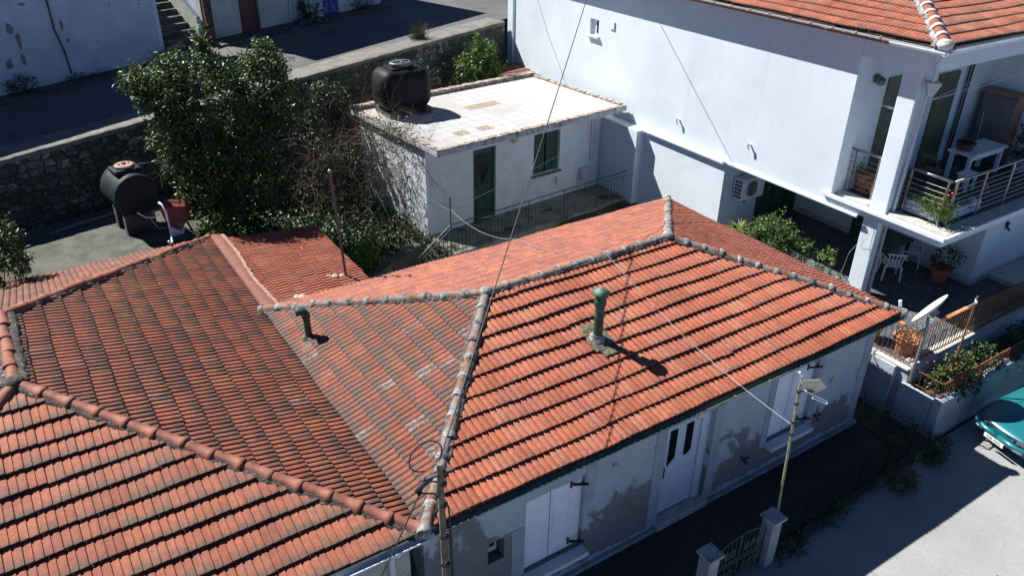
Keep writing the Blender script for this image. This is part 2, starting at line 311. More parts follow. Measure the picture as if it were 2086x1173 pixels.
# ---------------------------------------------------------------- mesh helpers
V3 = lambda p: np.array(p, float)
class MB:
    def __init__(s): s.v = []; s.f = []; s.a = []; s.p = []
    def add(s, vs, fs, tr=None):
        n = len(s.v); s.p.append((n, n+len(vs), len(s.f), len(s.f)+len(fs))); s.v += [tuple(map(float, p)) for p in vs]; s.f += [tuple(i+n for i in f) for f in fs]
        s.a += [random.random() if tr is None else tr]*len(vs); return s
    def obox(s, o, U, V, W):
        """corner o and three edge vectors"""
        o, U, V, W = map(V3, (o, U, V, W))
        p = [o, o+U, o+U+V, o+V, o+W, o+U+W, o+U+V+W, o+V+W]
        return s.add(p, [(0, 3, 2, 1), (4, 5, 6, 7), (0, 1, 5, 4), (1, 2, 6, 5), (2, 3, 7, 6), (3, 0, 4, 7)])
    def box(s, x0, x1, y0, y1, z0, z1): return s.obox((x0, y0, z0), (x1-x0, 0, 0), (0, y1-y0, 0), (0, 0, z1-z0))
    def bar(s, a, b, wd, th=None, upv=(0, 0, 1)):
        a, b = V3(a), V3(b); d = b-a; d /= np.linalg.norm(d); u = V3(upv)
        if abs(d@u) > .95: u = V3((0, 1, 0))
        x = np.cross(d, u); x /= np.linalg.norm(x); y = np.cross(x, d); th = th or wd
        return s.obox(a-x*wd/2-y*th/2, x*wd, y*th, b-a)
    def tube(s, pts, r, n=6, caps=True):
        pts = [V3(p) for p in pts]; rs = r if isinstance(r, (list, tuple, np.ndarray)) else [r]*len(pts)
        ring = []; vs = []; prev = None
        for i, p in enumerate(pts):
            d = pts[min(i+1, len(pts)-1)]-pts[max(i-1, 0)]; d = d/(np.linalg.norm(d)+1e-9)
            if prev is None:
                h = V3((0, 0, 1)) if abs(d[2]) < .9 else V3((1, 0, 0))
                x = np.cross(d, h)
            else: x = prev-d*(prev@d)
            x /= np.linalg.norm(x)+1e-9; prev = x; y = np.cross(d, x)
            for k in range(n):
                t = 2*math.pi*k/n; vs.append(p+(x*math.cos(t)+y*math.sin(t))*rs[i])
        fs = []
        for i in range(len(pts)-1):
            for k in range(n):
                a = i*n+k; b = i*n+(k+1) % n; fs.append((a, b, b+n, a+n))
        if caps: fs += [tuple(range(n-1, -1, -1)), tuple(range((len(pts)-1)*n, len(pts)*n))]
        return s.add(vs, fs)
    def lathe(s, prof, o, axis=(0, 0, 1), n=20):
        o = V3(o); ax = V3(axis); ax /= np.linalg.norm(ax)
        h = V3((1, 0, 0)) if abs(ax[0]) < .9 else V3((0, 1, 0))
        x = np.cross(ax, h); x /= np.linalg.norm(x); y = np.cross(ax, x)
        vs = []; fs = []
        for (r, z) in prof:
            for k in range(n):
                t = 2*math.pi*k/n; vs.append(o+ax*z+(x*math.cos(t)+y*math.sin(t))*max(r, 1e-4))
        for i in range(len(prof)-1):
            for k in range(n):
                a = i*n+k; b = i*n+(k+1) % n; fs.append((a, b, b+n, a+n))
        fs += [tuple(range(n-1, -1, -1)), tuple(range((len(prof)-1)*n, len(prof)*n))]
        return s.add(vs, fs)
    def sheet(s, pts): return s.add(pts, [tuple(range(len(pts)))])
    def prism(s, poly, ext):
        p = [V3(q) for q in poly]; e = V3(ext); n = len(p)
        return s.add(p+[q+e for q in p], [tuple(range(n-1, -1, -1)), tuple(range(n, 2*n))]+[(i, (i+1) % n, (i+1) % n+n, i+n) for i in range(n)])
    def ball(s, c, r, n=8, m=5, sq=1):
        return s.lathe([(r*math.sin(math.pi*i/m), -r*sq*math.cos(math.pi*i/m)) for i in range(m+1)], c, n=n)
    def leaf(s, p, d, nrm, L, W, bend=.15):
        p, d, nrm = V3(p), V3(d), V3(nrm); d = d/(np.linalg.norm(d)+1e-9); x = np.cross(d, nrm); x /= np.linalg.norm(x)+1e-9; y = np.cross(x, d)
        return s.add([p, p+d*L*.45+x*W*.5, p+d*L-y*L*bend, p+d*L*.45-x*W*.5, p+d*L*.45+y*.0], [(0, 1, 2, 3)]) if False else s.add([p, p+d*L*.45+x*W*.5, p+d*L-y*L*bend, p+d*L*.45-x*W*.5], [(0, 1, 2, 3)])
    def each(s, name, mat, parent=None, **k):
        for (v0, v1, f0, f1) in s.p:
            q = MB(); q.v = s.v[v0:v1]; q.f = [tuple(i-v0 for i in f) for f in s.f[f0:f1]]; q.a = s.a[v0:v1]; q.build(name, mat, parent, **k)
    def build(s, name, mat, parent=None, smooth=False, bevel=0, origin=None, sub=0, fixn=False):
        return link(name, np.array(s.v), s.f, mat, parent, smooth, bevel, origin, {'tr': s.a}, sub, fixn)
def origin_of(o):
    p = Vector((0, 0, 0))
    while o: p += o.location; o = o.parent
    return np.array(p)
def link(name, v, f, mat, parent=None, smooth=False, bevel=0, origin=None, attrs=None, sub=0, fixn=False):
    if parent is not None: off = origin_of(parent)
    elif origin is not None: off = V3(origin)
    else:
        lo, hi = v.min(0), v.max(0); off = V3(((lo[0]+hi[0])/2, (lo[1]+hi[1])/2, lo[2]))
    me = bpy.data.meshes.new(name); me.from_pydata((v-off).tolist(), [], f)
    if attrs:
        for k, a in attrs.items():
            at = me.attributes.new(k, 'FLOAT', 'POINT'); at.data.foreach_set('value', np.asarray(a, np.float32))
    if fixn:
        bm = bmesh.new(); bm.from_mesh(me); bmesh.ops.recalc_face_normals(bm, faces=bm.faces); bm.to_mesh(me); bm.free()
    me.materials.append(mat)
    if smooth: me.polygons.foreach_set('use_smooth', [True]*len(me.polygons))
    o = bpy.data.objects.new(name, me); C.objects.link(o)
    if parent is not None: o.parent = parent
    else: o.location = off
    if bevel:
        b = o.modifiers.new('bevel', 'BEVEL'); b.width = bevel; b.segments = 2; b.limit_method = 'ANGLE'; b.angle_limit = R(40)
    if sub:
        m = o.modifiers.new('sub', 'SUBSURF'); m.levels = sub; m.render_levels = sub
    return o
def tag(o, label=None, cat=None, group=None, kind=None):
    for k, x in (('label', label), ('category', cat), ('group', group), ('kind', kind)):
        if x: o[k] = x
    return o
def thing(name, label, cat, loc=(0, 0, 0), group=None):
    o = bpy.data.objects.new(name, None); C.objects.link(o); o.location = loc; o.empty_display_size = .2
    return tag(o, label, cat, group)
def copy_tree(o, parent=None):
    c = o.copy(); C.objects.link(c); c.parent = parent
    for ch in list(o.children): copy_tree(ch, c)
    return c
def unit(v): v = V3(v); return v/np.linalg.norm(v)

# ---- clay tile slopes: every tile is its own little curved shell, stepped course over course
PROF = [(0, .002), (.03, .020), (.08, .027), (.30, .024), (.40, .019), (.47, .003), (.50, .002), (.53, .020), (.58, .027), (.80, .024), (.90, .019), (.97, .003), (1, .002)]
PROFN = [(0, .008), (.03, .012), (.12, .013), (.28, .015), (.38, .021), (.425, .024), (.46, .011), (.54, .011), (.66, .017), (.78, .021), (.94, .021), (.958, .010), (.972, .016), (.986, .009), (1, .008)]
PROF2 = [(0, .0), (.05, .014), (.13, .026), (.25, .031), (.37, .026), (.45, .012), (.5, .004), (.55, .014), (.63, .026), (.75, .031), (.87, .026), (.95, .012), (1, .0)]
def tiles(name, mat, parent, O, U, V, poly, pu=.225, pv=.339, step=.032, prof=PROF, jit=1., label=None, lift=0, amp=1., stag=0):
    O, U, V = V3(O), unit(U), unit(V); N = np.cross(U, V); N /= np.linalg.norm(N)
    P = np.array(poly, float); u0, v0 = P.min(0); u1, v1 = P.max(0)
    i0, i1 = int(math.floor(u0/pu))-1, int(math.ceil(u1/pu))+1
    j0, j1 = int(math.floor(v0/pv)), int(math.ceil(v1/pv))
    vs = []; fs = []; tr = []; tv = []; tu = []
    K = len(prof)
    for j in range(j0, j1):
        row = random.gauss(0, .004)*jit
        for i in range(i0, i1):
            # skip tiles far outside the polygon
            wv_ = (.010*math.sin(i*.31+j*1.7)+.006*math.sin(i*.83+j*.6))*jit; sg_ = (.012*math.sin(i*.17+1.3*j*.37)+.008*math.sin(i*.41-j*.5))*jit; slip = random.random() < .03; r = random.random(); dz = random.gauss(0, .0015)*jit; dv = random.gauss(0, .0028)*jit+row*.7-(.02*random.random() if slip else 0); ro = random.gauss(0, .008)*jit
            b = len(vs)
            for (q, (vv, hh, t)) in enumerate(((dv, -.004-step*.6, 0), (dv, step, 0), (dv+.012, step+.002, .02), (pv*.55+dv, step*.5, .55), (pv+.045, .0, 1))):
                for (s_, h) in prof:
                    uu = (i+stag*(j % 2))*pu+s_*pu*1.004+ro*(vv/pv)*.3; hgt = hh+dz+h*amp+lift if q else hh+lift
                    if q == 0: hgt = lift+step+dz+h*amp-.026
                    p = O+U*uu+V*(j*pv+vv+wv_)+N*(hgt+sg_)
                    vs.append(p); tr.append(r); tv.append(t); tu.append(s_)
            for q in range(4):
                for k in range(K-1):
                    a = b+q*K+k; fs.append((a, a+1, a+K+1, a+K))
    # deck under the tiles
    b = len(vs)
    for (a, c) in poly: vs.append(O+U*a+V*c-N*.03+N*lift); tr.append(.3); tv.append(.0); tu.append(.5)
    fs.append(tuple(range(b, b+len(poly))))
    off = origin_of(parent) if parent is not None else V3((0, 0, 0))
    me = bpy.data.meshes.new(name); me.from_pydata((np.array(vs)-off).tolist(), [], fs)
    for k, a in (('tr', tr), ('tv', tv), ('tu', tu)):
        at = me.attributes.new(k, 'FLOAT', 'POINT'); at.data.foreach_set('value', np.asarray(a, np.float32))
    bm = bmesh.new(); bm.from_mesh(me)
    n = len(poly); cx, cy = P.mean(0)
    for k in range(n):
        a, c = P[k], P[(k+1) % n]; e = c-a; nn = np.array((e[1], -e[0])); nn /= np.linalg.norm(nn)
        if nn@(a-np.array((cx, cy))) < 0: nn = -nn
        if abs(nn[1]+1) < .02: a = a-np.array((0, .05))          # leave the eaves lip whole
        co = O+U*a[0]+V*a[1]-off; no = U*nn[0]+V*nn[1]
        bmesh.ops.bisect_plane(bm, geom=bm.verts[:]+bm.edges[:]+bm.faces[:], plane_co=co, plane_no=no, clear_outer=True)
    bm.to_mesh(me); bm.free()
    me.materials.append(mat); me.polygons.foreach_set('use_smooth', [True]*len(me.polygons))
    o = bpy.data.objects.new(name, me); C.objects.link(o)
    if parent is not None: o.parent = parent
    em = o.modifiers.new('edge', 'EDGE_SPLIT'); em.split_angle = R(42)
    if label: o['label'] = label
    return o
def ridge(name, mat, mort, parent, A, B, seg=.39, r=.088, collar=True, mw=.135, sag=.0, rimmat=None, lift=.045, label=None, hook=False):
    """half-round cap tiles laid from the low end A to the high end B on a bed of mortar"""
    A, B = V3(A), V3(B); L = np.linalg.norm(B-A); d = (B-A)/L; n = max(1, round(L/seg)); s = L/n
    x = unit(np.cross(d, (0, 0, 1))); z = np.cross(x, d)
    caps, rims, bed = MB(), MB(), MB()
    K = 10
    for i in range(n):
        o = A+d*s*i; r1 = r*random.uniform(.97, 1.06); j = x*random.gauss(0, .008)+z*(lift+random.gauss(0, .006)); tl = random.gauss(0, .02)
        stations = [(-.03, r1*1.10), (-.02, r1*1.16), (.0, r1*1.17), (.035, r1*1.14), (.045, r1*1.02), (.5*s, r1*.95), (s+.02, r1*.88)] if hook else \
                   [(-.02, r1*1.0), (-.01, r1*1.04), (.02, r1*1.03), (.5*s, r1*.96), (s+.03, r1*.88)]
        vs = []; fs = []
        for (t, rr) in stations:
            for k in range(K+1):
                a = math.pi*(-.08+1.16*k/K)+tl; vs.append(o+j+d*t+x*math.cos(a)*rr+z*(math.sin(a)*rr*.92))
        for q in range(len(stations)-1):
            for k in range(K): a = q*(K+1)+k; fs.append((a, a+1, a+K+2, a+K+1))
        fs.append(tuple(range(K+1)))
        caps.add(vs, fs)
        if collar:
            vs = []; fs = []
            st = [(-.045, 1.0), (-.03, 1.12), (.0, 1.20), (.04, 1.13), (.065, 1.0)]
            for (t, m_) in st:
                for k in range(K+1):
                    a = math.pi*(-.14+1.28*k/K); rr = r1*(1+(m_-1)*random.uniform(.55, 1.25))*1.02
                    vs.append(o+j+d*(t+random.gauss(0, .007))+x*math.cos(a)*rr+z*(math.sin(a)*rr*.94))
            for q in range(len(st)-1):
                for k in range(K): a = q*(K+1)+k; fs.append((a, a+1, a+K+2, a+K+1))
            rims.add(vs, fs)
    m = max(2, int(L/.06)); vs = []; fs = []
    for i in range(m+1):
        t = L*i/m
        for q, (sx, hz) in enumerate(((-1, -.05), (-.92, .03), (-.6, .075), (.6, .075), (.92, .03), (1, -.05))):
            vs.append(A+d*t+x*sx*mw*random.uniform(.86, 1.16)+z*(hz+random.gauss(0, .007)))
    for i in range(m):
        for q in range(5): a = i*6+q; fs.append((a, a+1, a+7, a+6))
    bed.add(vs, fs)
    o = caps.build(name, mat, parent, smooth=True); e = o.modifiers.new('e', 'EDGE_SPLIT'); e.split_angle = R(50)
    if label: o['label'] = label
    bed.build('mortar_bed', mort, o, smooth=True)
    if collar: rims.each('mortar_collar', rimmat or mort, o, smooth=True)
    return o
def wall_xz(mb, x0, x1, y0, y1, z0, z1, holes):
    """wall slab facing -y with rectangular openings (hx0,hx1,hz0,hz1)"""
    xs = sorted({x0, x1, *[h[0] for h in holes], *[h[1] for h in holes]})
    for a, b in zip(xs, xs[1:]):
        zs = [(z0, z1)]
        for h in holes:
            if h[0] <= a+1e-6 and h[1] >= b-1e-6:
                zs = [q for (c, d) in zs for q in ((c, min(d, h[2])), (max(c, h[3]), d)) if q[1]-q[0] > 1e-4]
        for c, d in zs: mb.box(a, b, y0, y1, c, d)
    return mb
def catenary(a, b, sag, n=24):
    a, b = V3(a), V3(b); return [a+(b-a)*t-V3((0, 0, 4*sag*t*(1-t))) for t in np.linspace(0, 1, n)]
def foliage(mb, blobs, n, L, W, up=.3, clump=.16, per=10, droop=.2):
    """leaves on twiglet clumps spread through ellipsoids (c, r, weight)"""
    ws = np.array([b[2] for b in blobs], float); ws /= ws.sum()
    for (c, r, wt), share in zip(blobs, ws):
        c, r = V3(c), V3(r); k = max(1, int(n*share/per))
        for _ in range(k):
            q = rng.normal(size=3); q /= np.linalg.norm(q); rad = rng.uniform(.25, 1)**.45
            if rng.random() < .16: rad *= rng.uniform(1.0, 1.32)
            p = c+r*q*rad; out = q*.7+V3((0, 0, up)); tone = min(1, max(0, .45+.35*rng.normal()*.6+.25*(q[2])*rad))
            ax = unit(out+rng.normal(size=3)*.5)
            for i in range(per):
                s_ = p+ax*clump*rng.uniform(-1, 1)+rng.normal(size=3)*clump*.28
                dd = unit(ax*.6+rng.normal(size=3)*.8-V3((0, 0, droop))); nn = unit(rng.normal(size=3)*.6+V3((0, 0, 1))+q*.4)
                ll = L*rng.uniform(.6, 1.25); mb.leaf(s_, dd, nn, ll, W*ll/L)
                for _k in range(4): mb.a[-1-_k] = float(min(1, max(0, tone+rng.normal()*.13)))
    return mb
def branches(mb, p, d, L, r, depth, spread=.6, n=3, grav=-.05, wob=.25, seg=5):
    pts = [V3(p)]; d = unit(d); rs = [r]
    for i in range(seg):
        d = unit(d+rng.normal(size=3)*wob+V3((0, 0, grav))); pts.append(pts[-1]+d*L/seg); rs.append(r*(1-.6*(i+1)/seg))
    mb.tube(pts, rs, 4 if r < .012 else 6, caps=False)
    if depth > 0:
        for _ in range(n):
            k = rng.integers(1, seg+1); branches(mb, pts[k], unit(d+rng.normal(size=3)*spread), L*rng.uniform(.5, .8), rs[k]*.7, depth-1, spread, n, grav, wob, seg)
# ================================================================ GROUND
L, D, H, MY, XA, XB = 10.731, 6.8, 1.081, 3.428, 3.073, 10.731-3.281
DW = V3((17, 4.55, 0)); DW /= np.linalg.norm(DW); DN = V3((-DW[1], DW[0], 0))
RP = V3((-3.6, 14.35, 1.4))
def rd(s, t, dz=0):          # road frame: s along the retaining wall, t behind its front edge
    p = RP+DW*s+DN*t; p[2] = 1.4+.0455*s+dz; return p
m = MB(); m.sheet([(-60, -60, -3.06), (90, -60, -3.06), (90, 70, -3.06), (-60, 70, -3.06)])
tag(m.build('ground', M_SOIL), kind='structure')
m = MB(); m.sheet([(-30, -30, -3.02), (60, -30, -3.02), (60, -1.0, -3.02), (-30, -1.0, -3.02)])
tag(m.build('street', M_STREET), kind='structure')
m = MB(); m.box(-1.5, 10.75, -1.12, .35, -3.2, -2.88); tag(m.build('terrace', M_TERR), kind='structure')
m = MB()
xx = np.arange(-8, 11.0, .6)
for i, x in enumerate(xx):                                        # broken kerb edge of the terrace
    if i < len(xx)-1: m.obox((x, -1.22+random.uniform(-.03, .03), -3.2), (.56, 0, 0), (0, .12, 0), (0, 0, .29+random.uniform(-.05, .03)))
tag(m.build('kerb', M_CONC, bevel=.02), kind='structure')
# yard terrain behind the houses
def zy(x, y):
    a = min(1, max(0, (x+.3)/6)); z = -.5*(1-a)+(-2.05)*a
    if y < 10.8 and x > 2.3: z -= min(1, (10.8-y)/1.5)*.9
    return z+.05*math.sin(3.1*x+1.7*y)+.04*math.sin(5.3*y-2.2*x)
xs = np.arange(-14, 14.01, .5); ys = np.arange(6, 20.01, .5); vs = []; fs = []
for y in ys:
    for x in xs: vs.append((x, y, zy(x, y)))
n = len(xs)
for j in range(len(ys)-1):
    for i in range(n-1): a = j*n+i; fs.append((a, a+1, a+n+1, a+n))
m = MB(); m.add(vs, fs); tag(m.build('yard', M_SOIL, smooth=True), kind='structure')
m = MB(); m.prism([(-3.63, 10.84, -.62), (-.17, 11.44, -.62), (-.1, 14.6, -.62), (-3.75, 13.9, -.62)], (0, 0, .37))
tag(m.build('concrete_platform', M_CONC, bevel=.02), kind='structure')
# back road on its slope, paving beside it
m = MB(); m.sheet([rd(-12, .3), rd(45, .3), rd(45, 40), rd(-12, 40)]); tag(m.build('road', M_ROAD), kind='structure')
m = MB(); m.box(11.9, 30, .12, 7.4, -2.1, -1.85); tag(m.build('courtyard', M_PEB), kind='structure')
m = MB(); m.box(17.6, 30, .5, 1.56, -1.85, -1.7); tag(m.build('courtyard_step', M_MARB, bevel=.01), kind='structure')

# ================================================================ STREET HOUSE
hs = thing('tiled_house', 'single storey house with orange hipped tile roof and peeling white front', 'house', (0, .3, -2.9))
holes = [(4.80, 5.98, -2.9, -.58), (1.86, 3.04, -2.28, -.70), (7.60, 8.80, -2.12, -.55), (1.18, 1.48, -1.66, -1.22)]
m = wall_xz(MB(), .1, 10.56, .30, .55, -2.95, -.10, holes)
m.box(.1, .35, .551, 6.5, -2.95, -.10); m.box(10.31, 10.56, .551, 6.5, -2.95, -.10); m.box(.351, 10.309, 6.25, 6.5, -2.95, -.10)
m.box(.36, 10.3, .9, 6.2, -2.95, -.15)
m.build('wall', M_WALLF, hs)
m = MB()                                                         # smooth bands round the openings
m.box(10.30, 10.56, .292, .299, -2.9, -.1); m.box(4.55, 4.80, .288, .299, -2.75, -.56); m.box(5.98, 6.20, .288, .299, -2.75, -.56); m.box(7.42, 7.60, .29, .299, -2.2, -.5); m.box(8.80, 8.98, .29, .299, -2.2, -.5)
m.box(3.04, 3.25, .29, .299, -1.35, -.50); m.box(1.62, 1.86, .29, .299, -2.3, -1.2)
m.each('pilaster_strip', pm('pale_strip', (.28, .33, .38), .85, .1, 3, .006, 30), hs)
m = MB(); m.box(.1, 10.62, .22, .30, -2.885, -2.80); m.build('plinth', pm('plinth_grey', (.26, .29, .32), .9, .2, 4, .008, 30), hs)
m = MB(); m.box(.05, 10.62, .03, .6, -.10, -.075); m.box(10.5, 10.66, .1, 6.6, -.10, -.075); m.box(.1, 10.5, 6.2, 6.72, -.1, -.075); m.build('soffit', M_WOODG, hs)
sl_f = math.hypot(MY, H); sl_r = math.hypot(D-MY, H); sl_l = math.hypot(XA, H); sl_g = math.hypot(L-XB, H)
roof = tiles('roof_slope', M_TFRONT, hs, (0, 0, 0), (1, 0, 0), (0, MY, H), [(0, 0), (L, 0), (XB, sl_f), (XA, sl_f)], step=.050, label='sunlit street slope with dark stepped courses')
tiles('roof_slope', M_TREAR, hs, (L, D, 0), (-1, 0, 0), (0, MY-D, H), [(0, 0), (L, 0), (L-XA, sl_r), (L-XB, sl_r)], pu=.20, label='bright orange back slope', step=.032, stag=.25, amp=1.5)
tiles('roof_slope', M_TLEFT, hs, (0, D, 0), (0, -1, 0), (XA, 0, H), [(0, 0), (D, 0), (D-MY, sl_l)], pu=.225, label='lime streaked left hip slope', step=.028, amp=1.35)
tiles('roof_slope', M_TRIGHT, hs, (L, 0, 0), (0, 1, 0), (XB-L, 0, H), [(0, 0), (D, 0), (MY, sl_g)], label='narrow right hip slope', pu=.2, step=.04)
A1, A2 = (XA, MY, H), (XB, MY, H)
ridge('ridge_cap', M_CAPG, M_MORTD, hs, A1, A2, rimmat=M_MORT)  # dark beds here: shadow between caps and tiles put into mortar colour
ridge('ridge_cap', M_CAPG, M_MORTD, hs, (-.02, -.02, -.02), A1, rimmat=M_MORT)
ridge('ridge_cap', M_CAPG, M_MORTD, hs, (-.02, D+.02, -.02), A1, rimmat=M_MORT)
ridge('ridge_cap', M_CAPG, M_MORTD, hs, (L+.02, -.02, -.02), A2, rimmat=M_MORT)
ridge('ridge_cap', M_CAPG, M_MORT, hs, (L+.02, D+.02, -.02), A2, r=.08, mw=.11, rimmat=M_MORT)
m = MB()
for c in (A1, A2):
    m.ball((c[0], c[1], c[2]+.08), .13, 10, 6, .7)
m.each('mortar_knob', M_MORT, hs, smooth=True)
# gutter: thin pale green channel under the eaves
m = MB()
for (x0, x1) in ((.12, 10.80),):
    vs = []; fs = []
    for i, x in enumerate((x0, x1)):
        for k in range(9):
            a = math.pi+math.pi*k/8; vs.append((x, -.045+.055*math.cos(a), -.045+.055*math.sin(a)))
    for k in range(8): fs.append((k, k+1, k+10, k+9))
    m.add(vs, fs)
    m.tube([(x0, -.102, -.043), (x1, -.102, -.043)], .008, 5)
for x in np.arange(.8, 10.7, .85): m.box(x-.012, x+.012, -.112, .04, -.05, -.035)
g = m.build('gutter', pm('eaves_gutter_green', (.16, .22, .15), .5, .2, 6), hs); md = g.modifiers.new('s', 'SOLIDIFY'); md.thickness = .004
# door
m = MB(); m.box(4.80, 4.87, .40, .50, -2.72, -.58); m.box(5.78, 5.98, .40, .50, -2.72, -.58); m.box(4.871, 5.779, .40, .50, -.66, -.58); m.box(4.87, 5.78, .44, .50, -2.72, -.66)
for (a, b, c, d) in ((4.95, 5.28, -2.45, -1.78), (5.36, 5.70, -2.45, -1.78)):
    m.box(a, b, .433, .4395, c, d); m.box(a+.06, b-.06, .428, .4325, c+.08, d-.06)
m.box(4.88, 5.77, .43, .4395, -2.72, -2.58)
dr = m.build('door', M_DOORW, hs, bevel=.006)
for (a, lo) in ((5.03, -1.52), (5.42, -1.50)):
    m = MB(); m.prism([(a, .425, -.80), (a+.17, .425, -.80), (a+.17, .425, lo+.06), (a+.06, .425, lo-.02), (a, .425, lo-.08 if a < 5.2 else lo)], (0, .012, 0)); m.build('glass_pane', M_GLASSD, dr)
m = MB(); m.tube([(4.93, .41, -1.55), (4.93, .38, -1.57), (4.93, .38, -1.78), (4.93, .41, -1.80)], .012, 6); m.build('handle', M_IRON, dr)
m = MB(); m.box(4.76, 6.02, .20, .42, -2.9, -2.72); m.build('threshold', pm('door_step', (.40, .41, .42), .8, .15, 4, .006, 30), hs, bevel=.01)
m = MB(); m.lathe([(.05, 0), (.09, .02), (.10, .08), (.085, .14), (.04, .17)], (5.42, .30, -.40), (0, -1, -.3), 14); m.build('porch_lamp', pm('opal_glass', (.55, .55, .50), .3, .05, 4), hs, smooth=True)
def window(x0, x1, z0, z1, ajar=False):
    w_ = MB(); w_.box(x0-.03, x1+.03, .10, .34, z0-.10, z0-.005)
    sill = w_.build('window_sill', pm('sill_white', (.60, .63, .66), .6, .06, 4), hs, bevel=.008)
    mid = (x0+x1)/2-.05
    for (a, b) in ((x0+.005, mid-.01), (mid+.01, x1-.22)):
        s_ = MB(); s_.box(a, b, .38, .415, z0+.01, z1-.02)
        s_.box(a+.05, b-.05, .371, .379, z0+.10, z1-.10)
        for zz in np.arange(z0+.14, z1-.13, .045): s_.obox((a+.07, .364, zz), (b-a-.14, 0, 0), (0, .006, .0), (0, .006, .03))
        sh = s_.build('shutter', M_WPVC, hs, bevel=.004)
        hg = MB()
        for zz in (z0+.10, z1-.22):
            hx = a+.005 if a < mid-.3 else b-.035
            hg.box(hx, hx+.03, .35, .37, zz, zz+.14)
        hg.each('hinge', M_IRON, sh)
    f_ = MB(); f_.box(x1-.22, x1-.005, .385, .43, z0+.01, z1-.02); f_.build('window_frame', M_WPVC, hs)
    k_ = MB()
    for zz in (z0+.12, z1-.18): k_.bar((x1-.20, .37, zz), (x1-.02, .20, zz+.06), .05, .02); k_.bar((x1-.10, .30, zz), (x1-.06, .28, zz+.09), .03)
    k_.each('shutter_catch', M_IRON, hs)
window(1.86, 3.04, -2.28, -.70); window(7.60, 8.80, -2.12, -.55)
m = MB(); m.bar((9.02, .28, -2.0), (9.10, .2, -2.12), .06, .03); m.bar((9.08, .24, -2.02), (9.14, .2, -1.98), .03); m.bar((6.92, .28, -2.15), (7.02, .2, -2.3), .06, .03); m.bar((6.98, .24, -2.2), (7.06, .2, -2.14), .03)
m.each('wall_hook', M_IRON, hs)
m = MB(); m.box(1.20, 1.40, .40, .50, -1.52, -1.24); mt = m.build('meter_box', pm('meter_grey', (.33, .34, .35), .5, .1, 9), hs, bevel=.01)
m = MB(); m.box(1.26, 1.35, .385, .3985, -1.40, -1.28); m.build('meter_dial', M_GLASSD, mt)
# flue on the street slope: pipe, cap and painted flashing
cb = V3((4.36, 1.81, .585))
m = MB(); m.lathe([(.085, -.1), (.085, .70), (.088, .70), (.088, .72)], cb, n=18); fl = m.build('flue', M_GREENF, hs, smooth=True); e = fl.modifiers.new('e', 'EDGE_SPLIT')
m = MB(); m.lathe([(.088, .70), (.108, .71), (.108, .80), (.085, .86), (.070, .90), (.070, .97)], cb, n=18); m.build('flue_collar', M_GREENF, fl, smooth=True)
m = MB(); m.lathe([(.155, .935), (.16, .945), (.09, 1.0), (.012, 1.045), (.0, 1.05)], cb, n=22); m.build('flue_cowl', pm('faded_green_cowl', (.085, .155, .095), .6, .25, 9, .004, 30, stains=(((.16, .18, .12), 10, .56, .66),)), fl, smooth=True)
m = MB(); m.lathe([(.18, -.02), (.15, .05), (.10, .10), (.086, .13)], cb+V3((-.02, 0, 0)), n=14)
for k in range(len(m.v)): m.v[k] = tuple(V3(m.v[k])+rng.normal(size=3)*.007)
m.build('flue_mortar', M_MORT, fl, smooth=True)
def patch(x0, x1, y0, y1, mat, par, k=H/MY, lift=.060):
    mb = MB(); nx, ny = 14, 10; vs = []; fs = []
    for j in range(ny+1):
        for i in range(nx+1):
            x = x0+(x1-x0)*i/nx; y = y0+(y1-y0)*j/ny; q = (x/.225) % 1; h = np.interp(q, [a for a, b in PROF], [b for a, b in PROF])
            vs.append((x+random.gauss(0, .006), y, y*k+lift-.02+h*.8+((1-((y/math.cos(math.atan(k)))/.339) % 1))*.03+random.gauss(0, .002)))
    for j in range(ny):
        for i in range(nx): a = j*(nx+1)+i; fs.append((a, a+1, a+nx+2, a+nx+1))
    mb.add(vs, fs); return mb.build('flue_flashing', mat, par, smooth=True)
patch(4.16, 4.60, 1.55, 2.10, M_GREENP, fl); patch(4.22, 4.52, 1.40, 1.54, M_GREENP, fl)
# elbow flue on the left hip
k = H/XA; eb = V3((.34, 5.17, .34*k))
m = MB(); m.tube([eb+V3((0, 0, -.1)), eb+V3((-.01, .0, .42)), eb+V3((-.01, .0, .47))], .062, 14)
f2 = m.build('elbow_flue', M_GREENF, hs, smooth=True)
m = MB(); m.tube([eb+V3((-.01, 0, .46)), eb+V3((-.015, .005, .53)), eb+V3((-.05, .02, .585)), eb+V3((-.11, .05, .60)), eb+V3((-.17, .07, .59))], .078, 14); m.build('flue_elbow', M_GREENF, f2, smooth=True)
m = MB(); m.lathe([(.15, -.05), (.12, .04), (.07, .09)], eb, n=12)
for q in range(len(m.v)): m.v[q] = tuple(V3(m.v[q])+rng.normal(size=3)*.008)
m.build('flue_mortar', M_MORTD, f2, smooth=True)
m = MB(); vs = []; fs = []
for j in range(7):
    for i in range(9):
        x = .10+i*.055; y = 4.88+j*.06; q = ((D-y)/.225) % 1; vs.append((x, y, x*k+.045+np.interp(q, [a for a, b in PROF], [b for a, b in PROF])*.7))
for j in range(6):
    for i in range(8): a = j*9+i; fs.append((a, a+1, a+10, a+9))
m.add(vs, fs); m.build('flue_flashing', M_GREENP, f2, smooth=True)

